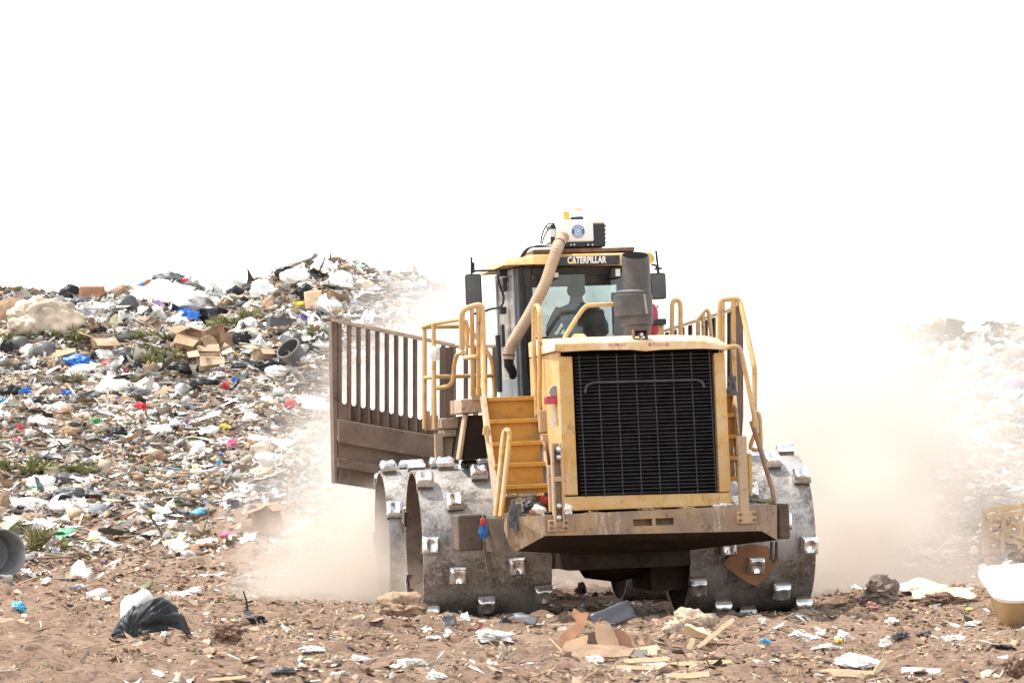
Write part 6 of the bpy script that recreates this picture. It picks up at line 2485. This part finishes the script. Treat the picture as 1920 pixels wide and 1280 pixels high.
sheet(1735, 1108, 90, 14, 'white_film', 'white film half lost in dust beyond the ridge', 'plastic_sheet', 'sheet', 0.22, 0.1, 0, 0.3, 0.2)
bag(1770, 1133, 100, 20, 'root_mass', 'dark crumbly soil heap before the wide white film', 'soil_heap', 'soil', amp=0.4, fold=0.45, sharp=20, deep=0.35)
bag(1650, 1128, 84, 44, 'dusty_mound', 'dark jagged mound standing in the dust', 'soil_heap', 'soil', amp=0.5, fold=0.4, sharp=25)
bag(1815, 800, 60, 22, 'white_film', 'white film on the pale slope half lost in dust', 'plastic_film', 'film')
bag(1862, 712, 54, 22, 'white_film', 'white bag high on the pale slope')
bag(1890, 810, 40, 16, 'yellow_film', 'yellow scrap on the pale slope', 'plastic_scrap', 'scrap')
bag(1905, 725, 50, 22, 'white_film', 'white bag beside the highest one on the pale slope')
bag(1870, 690, 60, 20, 'old_wood', 'brown mat on the pale slope under the crest', 'mat', 'mat')
bag(1895, 780, 36, 18, 'white_film', 'white bag just above the yellow scrap')
bag(1910, 935, 60, 22, 'white_film', 'white sheet above the pale timber frame', 'plastic_sheet', 'sheet')


# ------------------------------------------------------------------ things lying on the machine
def stuck(name, mat, u, v, w, h, Y, label, cat, amp=0.35, fold=0.25, sub=4, deep=0.6):
    p = L(u, v + h / 2, Y)
    k = (Y + 40) / FPX
    o = crumple(name, mat, w * k / 2 * 1.15, w * k / 2 * deep, h * k / 2 * 1.1, sub, max(amp, 0.6), max(fold, 0.42), MW @ p, 0.2, sharp=32)
    return tag(o, label, cat)


stuck('rubbish_bag', 'grey_film', 990, 950, 44, 24, -2.45, 'dark grey bag heaped on the bumper under the stairs', 'bag')
stuck('torn_film', 'grey_film', 966, 972, 22, 44, -2.70, 'grey torn film hanging over the bumper edge', 'film', 0.3, 0.3)
stuck('crumpled_scrap', 'white_film', 1010, 958, 26, 16, -2.62, 'white scrap on the bumper in front of the grey bag', 'scrap')
stuck('crumpled_scrap', 'dirty_white', 978, 938, 24, 12, -2.30, 'tan scrap on top of the grey bumper bag', 'scrap')
stuck('crumpled_scrap', 'red_film', 1020, 936, 16, 14, -2.30, 'pink red scrap against the post on the bumper', 'scrap')
stuck('crumpled_scrap', 'white_film', 1064, 956, 18, 14, -2.80, 'pale scrap on the bumper beside the light bar', 'scrap')
stuck('crumpled_scrap', 'white_film', 1382, 938, 22, 22, -2.70, 'white scrap on the bumper beside the tall post', 'scrap')
stuck('crumpled_scrap', 'white_film', 1358, 948, 30, 7, -2.80, 'flat white scraps along the bumper top', 'scrap')
stuck('plastic_wrapper', 'blue_film', 907, 996, 13, 26, -2.05, 'blue wrapper caught beside the bumper box', 'wrapper')
stuck('plastic_wrapper', 'red_film', 906, 980, 10, 12, -2.07, 'red wrapper caught above the blue one', 'wrapper')
stuck('torn_film', 'grey_film', 1373, 724, 18, 34, -1.6, 'grey film tied on the narrow stairs', 'film', 0.4, 0.35)
stuck('torn_film', 'white_film', 1037, 788, 8, 30, -2.50, 'pale film caught beside the red tail lamp', 'film', 0.3, 0.3)
stuck('torn_film', 'white_film', 817, 664, 16, 26, 0.30, 'white film caught on the platform rail', 'film', 0.3, 0.3)
for u, v, w, h, Y, m_, lab in (
        (972, 951, 20, 16, -2.5, 'dirty_white', 'tan crumple at the west end of the bumper heap'),
        (995, 938, 20, 12, -2.25, 'white_film', 'white scrap behind the grey bumper bag'),
        (1012, 946, 16, 12, -2.4, 'grey_film', 'small grey scrap east of the grey bumper bag'),
        (1000, 962, 20, 10, -2.7, 'old_wood', 'brown clod in front of the grey bumper bag'),
        (962, 960, 14, 10, -2.45, 'white_film', 'little white scrap over the hanging grey film'),
        (1396, 950, 24, 8, -2.6, 'old_wood', 'brown crumbs behind the tall bumper post'),
        (1108, 961, 30, 5, -2.85, 'old_wood', 'brown crumbs along the west of the bumper top'),
        (1215, 955, 34, 5, -2.85, 'old_wood', 'brown crumbs in the middle of the bumper top'),
        (1290, 952, 30, 5, -2.85, 'dirty_white', 'pale crumbs in the east of the bumper top')):
    stuck('crumpled_scrap', m_, u, v, w, h, Y, lab, 'scrap', 0.5, 0.35)
bg_ = stuck('grass_tuft', 'leaf_dry', 1432, 940, 36, 7, -2.45, 'dry grass lying on the bumper end', 'grass', 0.3, 0.5)
# stick leaning on the bumper
mb = MB()
mb.tube([MW @ p for p in LP((1452, 945, -2.4), (1448, 915, -2.35), (1436, 878, -2.25), (1424, 835, -2.1), (1410, 790, -2.0))], [0.026, 0.026, 0.025, 0.028, 0.032], 9)
tag(mb.build('wooden_stick', 'old_wood', smooth=50), 'bent grey stick leaning from the bumper onto the handrail', 'stick')
# rusty card speared on a drum tooth
mb = MB()
z0_ = L(1412, 1058, -0.9).z
poly = []
for u, v in ((1355, 1056), (1383, 1026), (1408, 1020), (1440, 1024), (1463, 1050), (1440, 1078), (1418, 1098), (1392, 1086)):
    q = L(u, v, -0.9)
    poly.append(L(u, v, -0.895 - (q.z - z0_) * 0.36))
mb.prism([MW @ q for q in poly], (0, 0.012, 0))
tag(mb.build('cardboard_sheet', 'card_orange'), 'rusty brown card speared on a drum tooth', 'cardboard')
# kicked up soil at the near drum
bag(752, 1152, 92, 40, 'tan_soil', 'loose tan soil thrown up beside the near drum', 'soil_heap', 'soil', amp=0.4, fold=0.3)
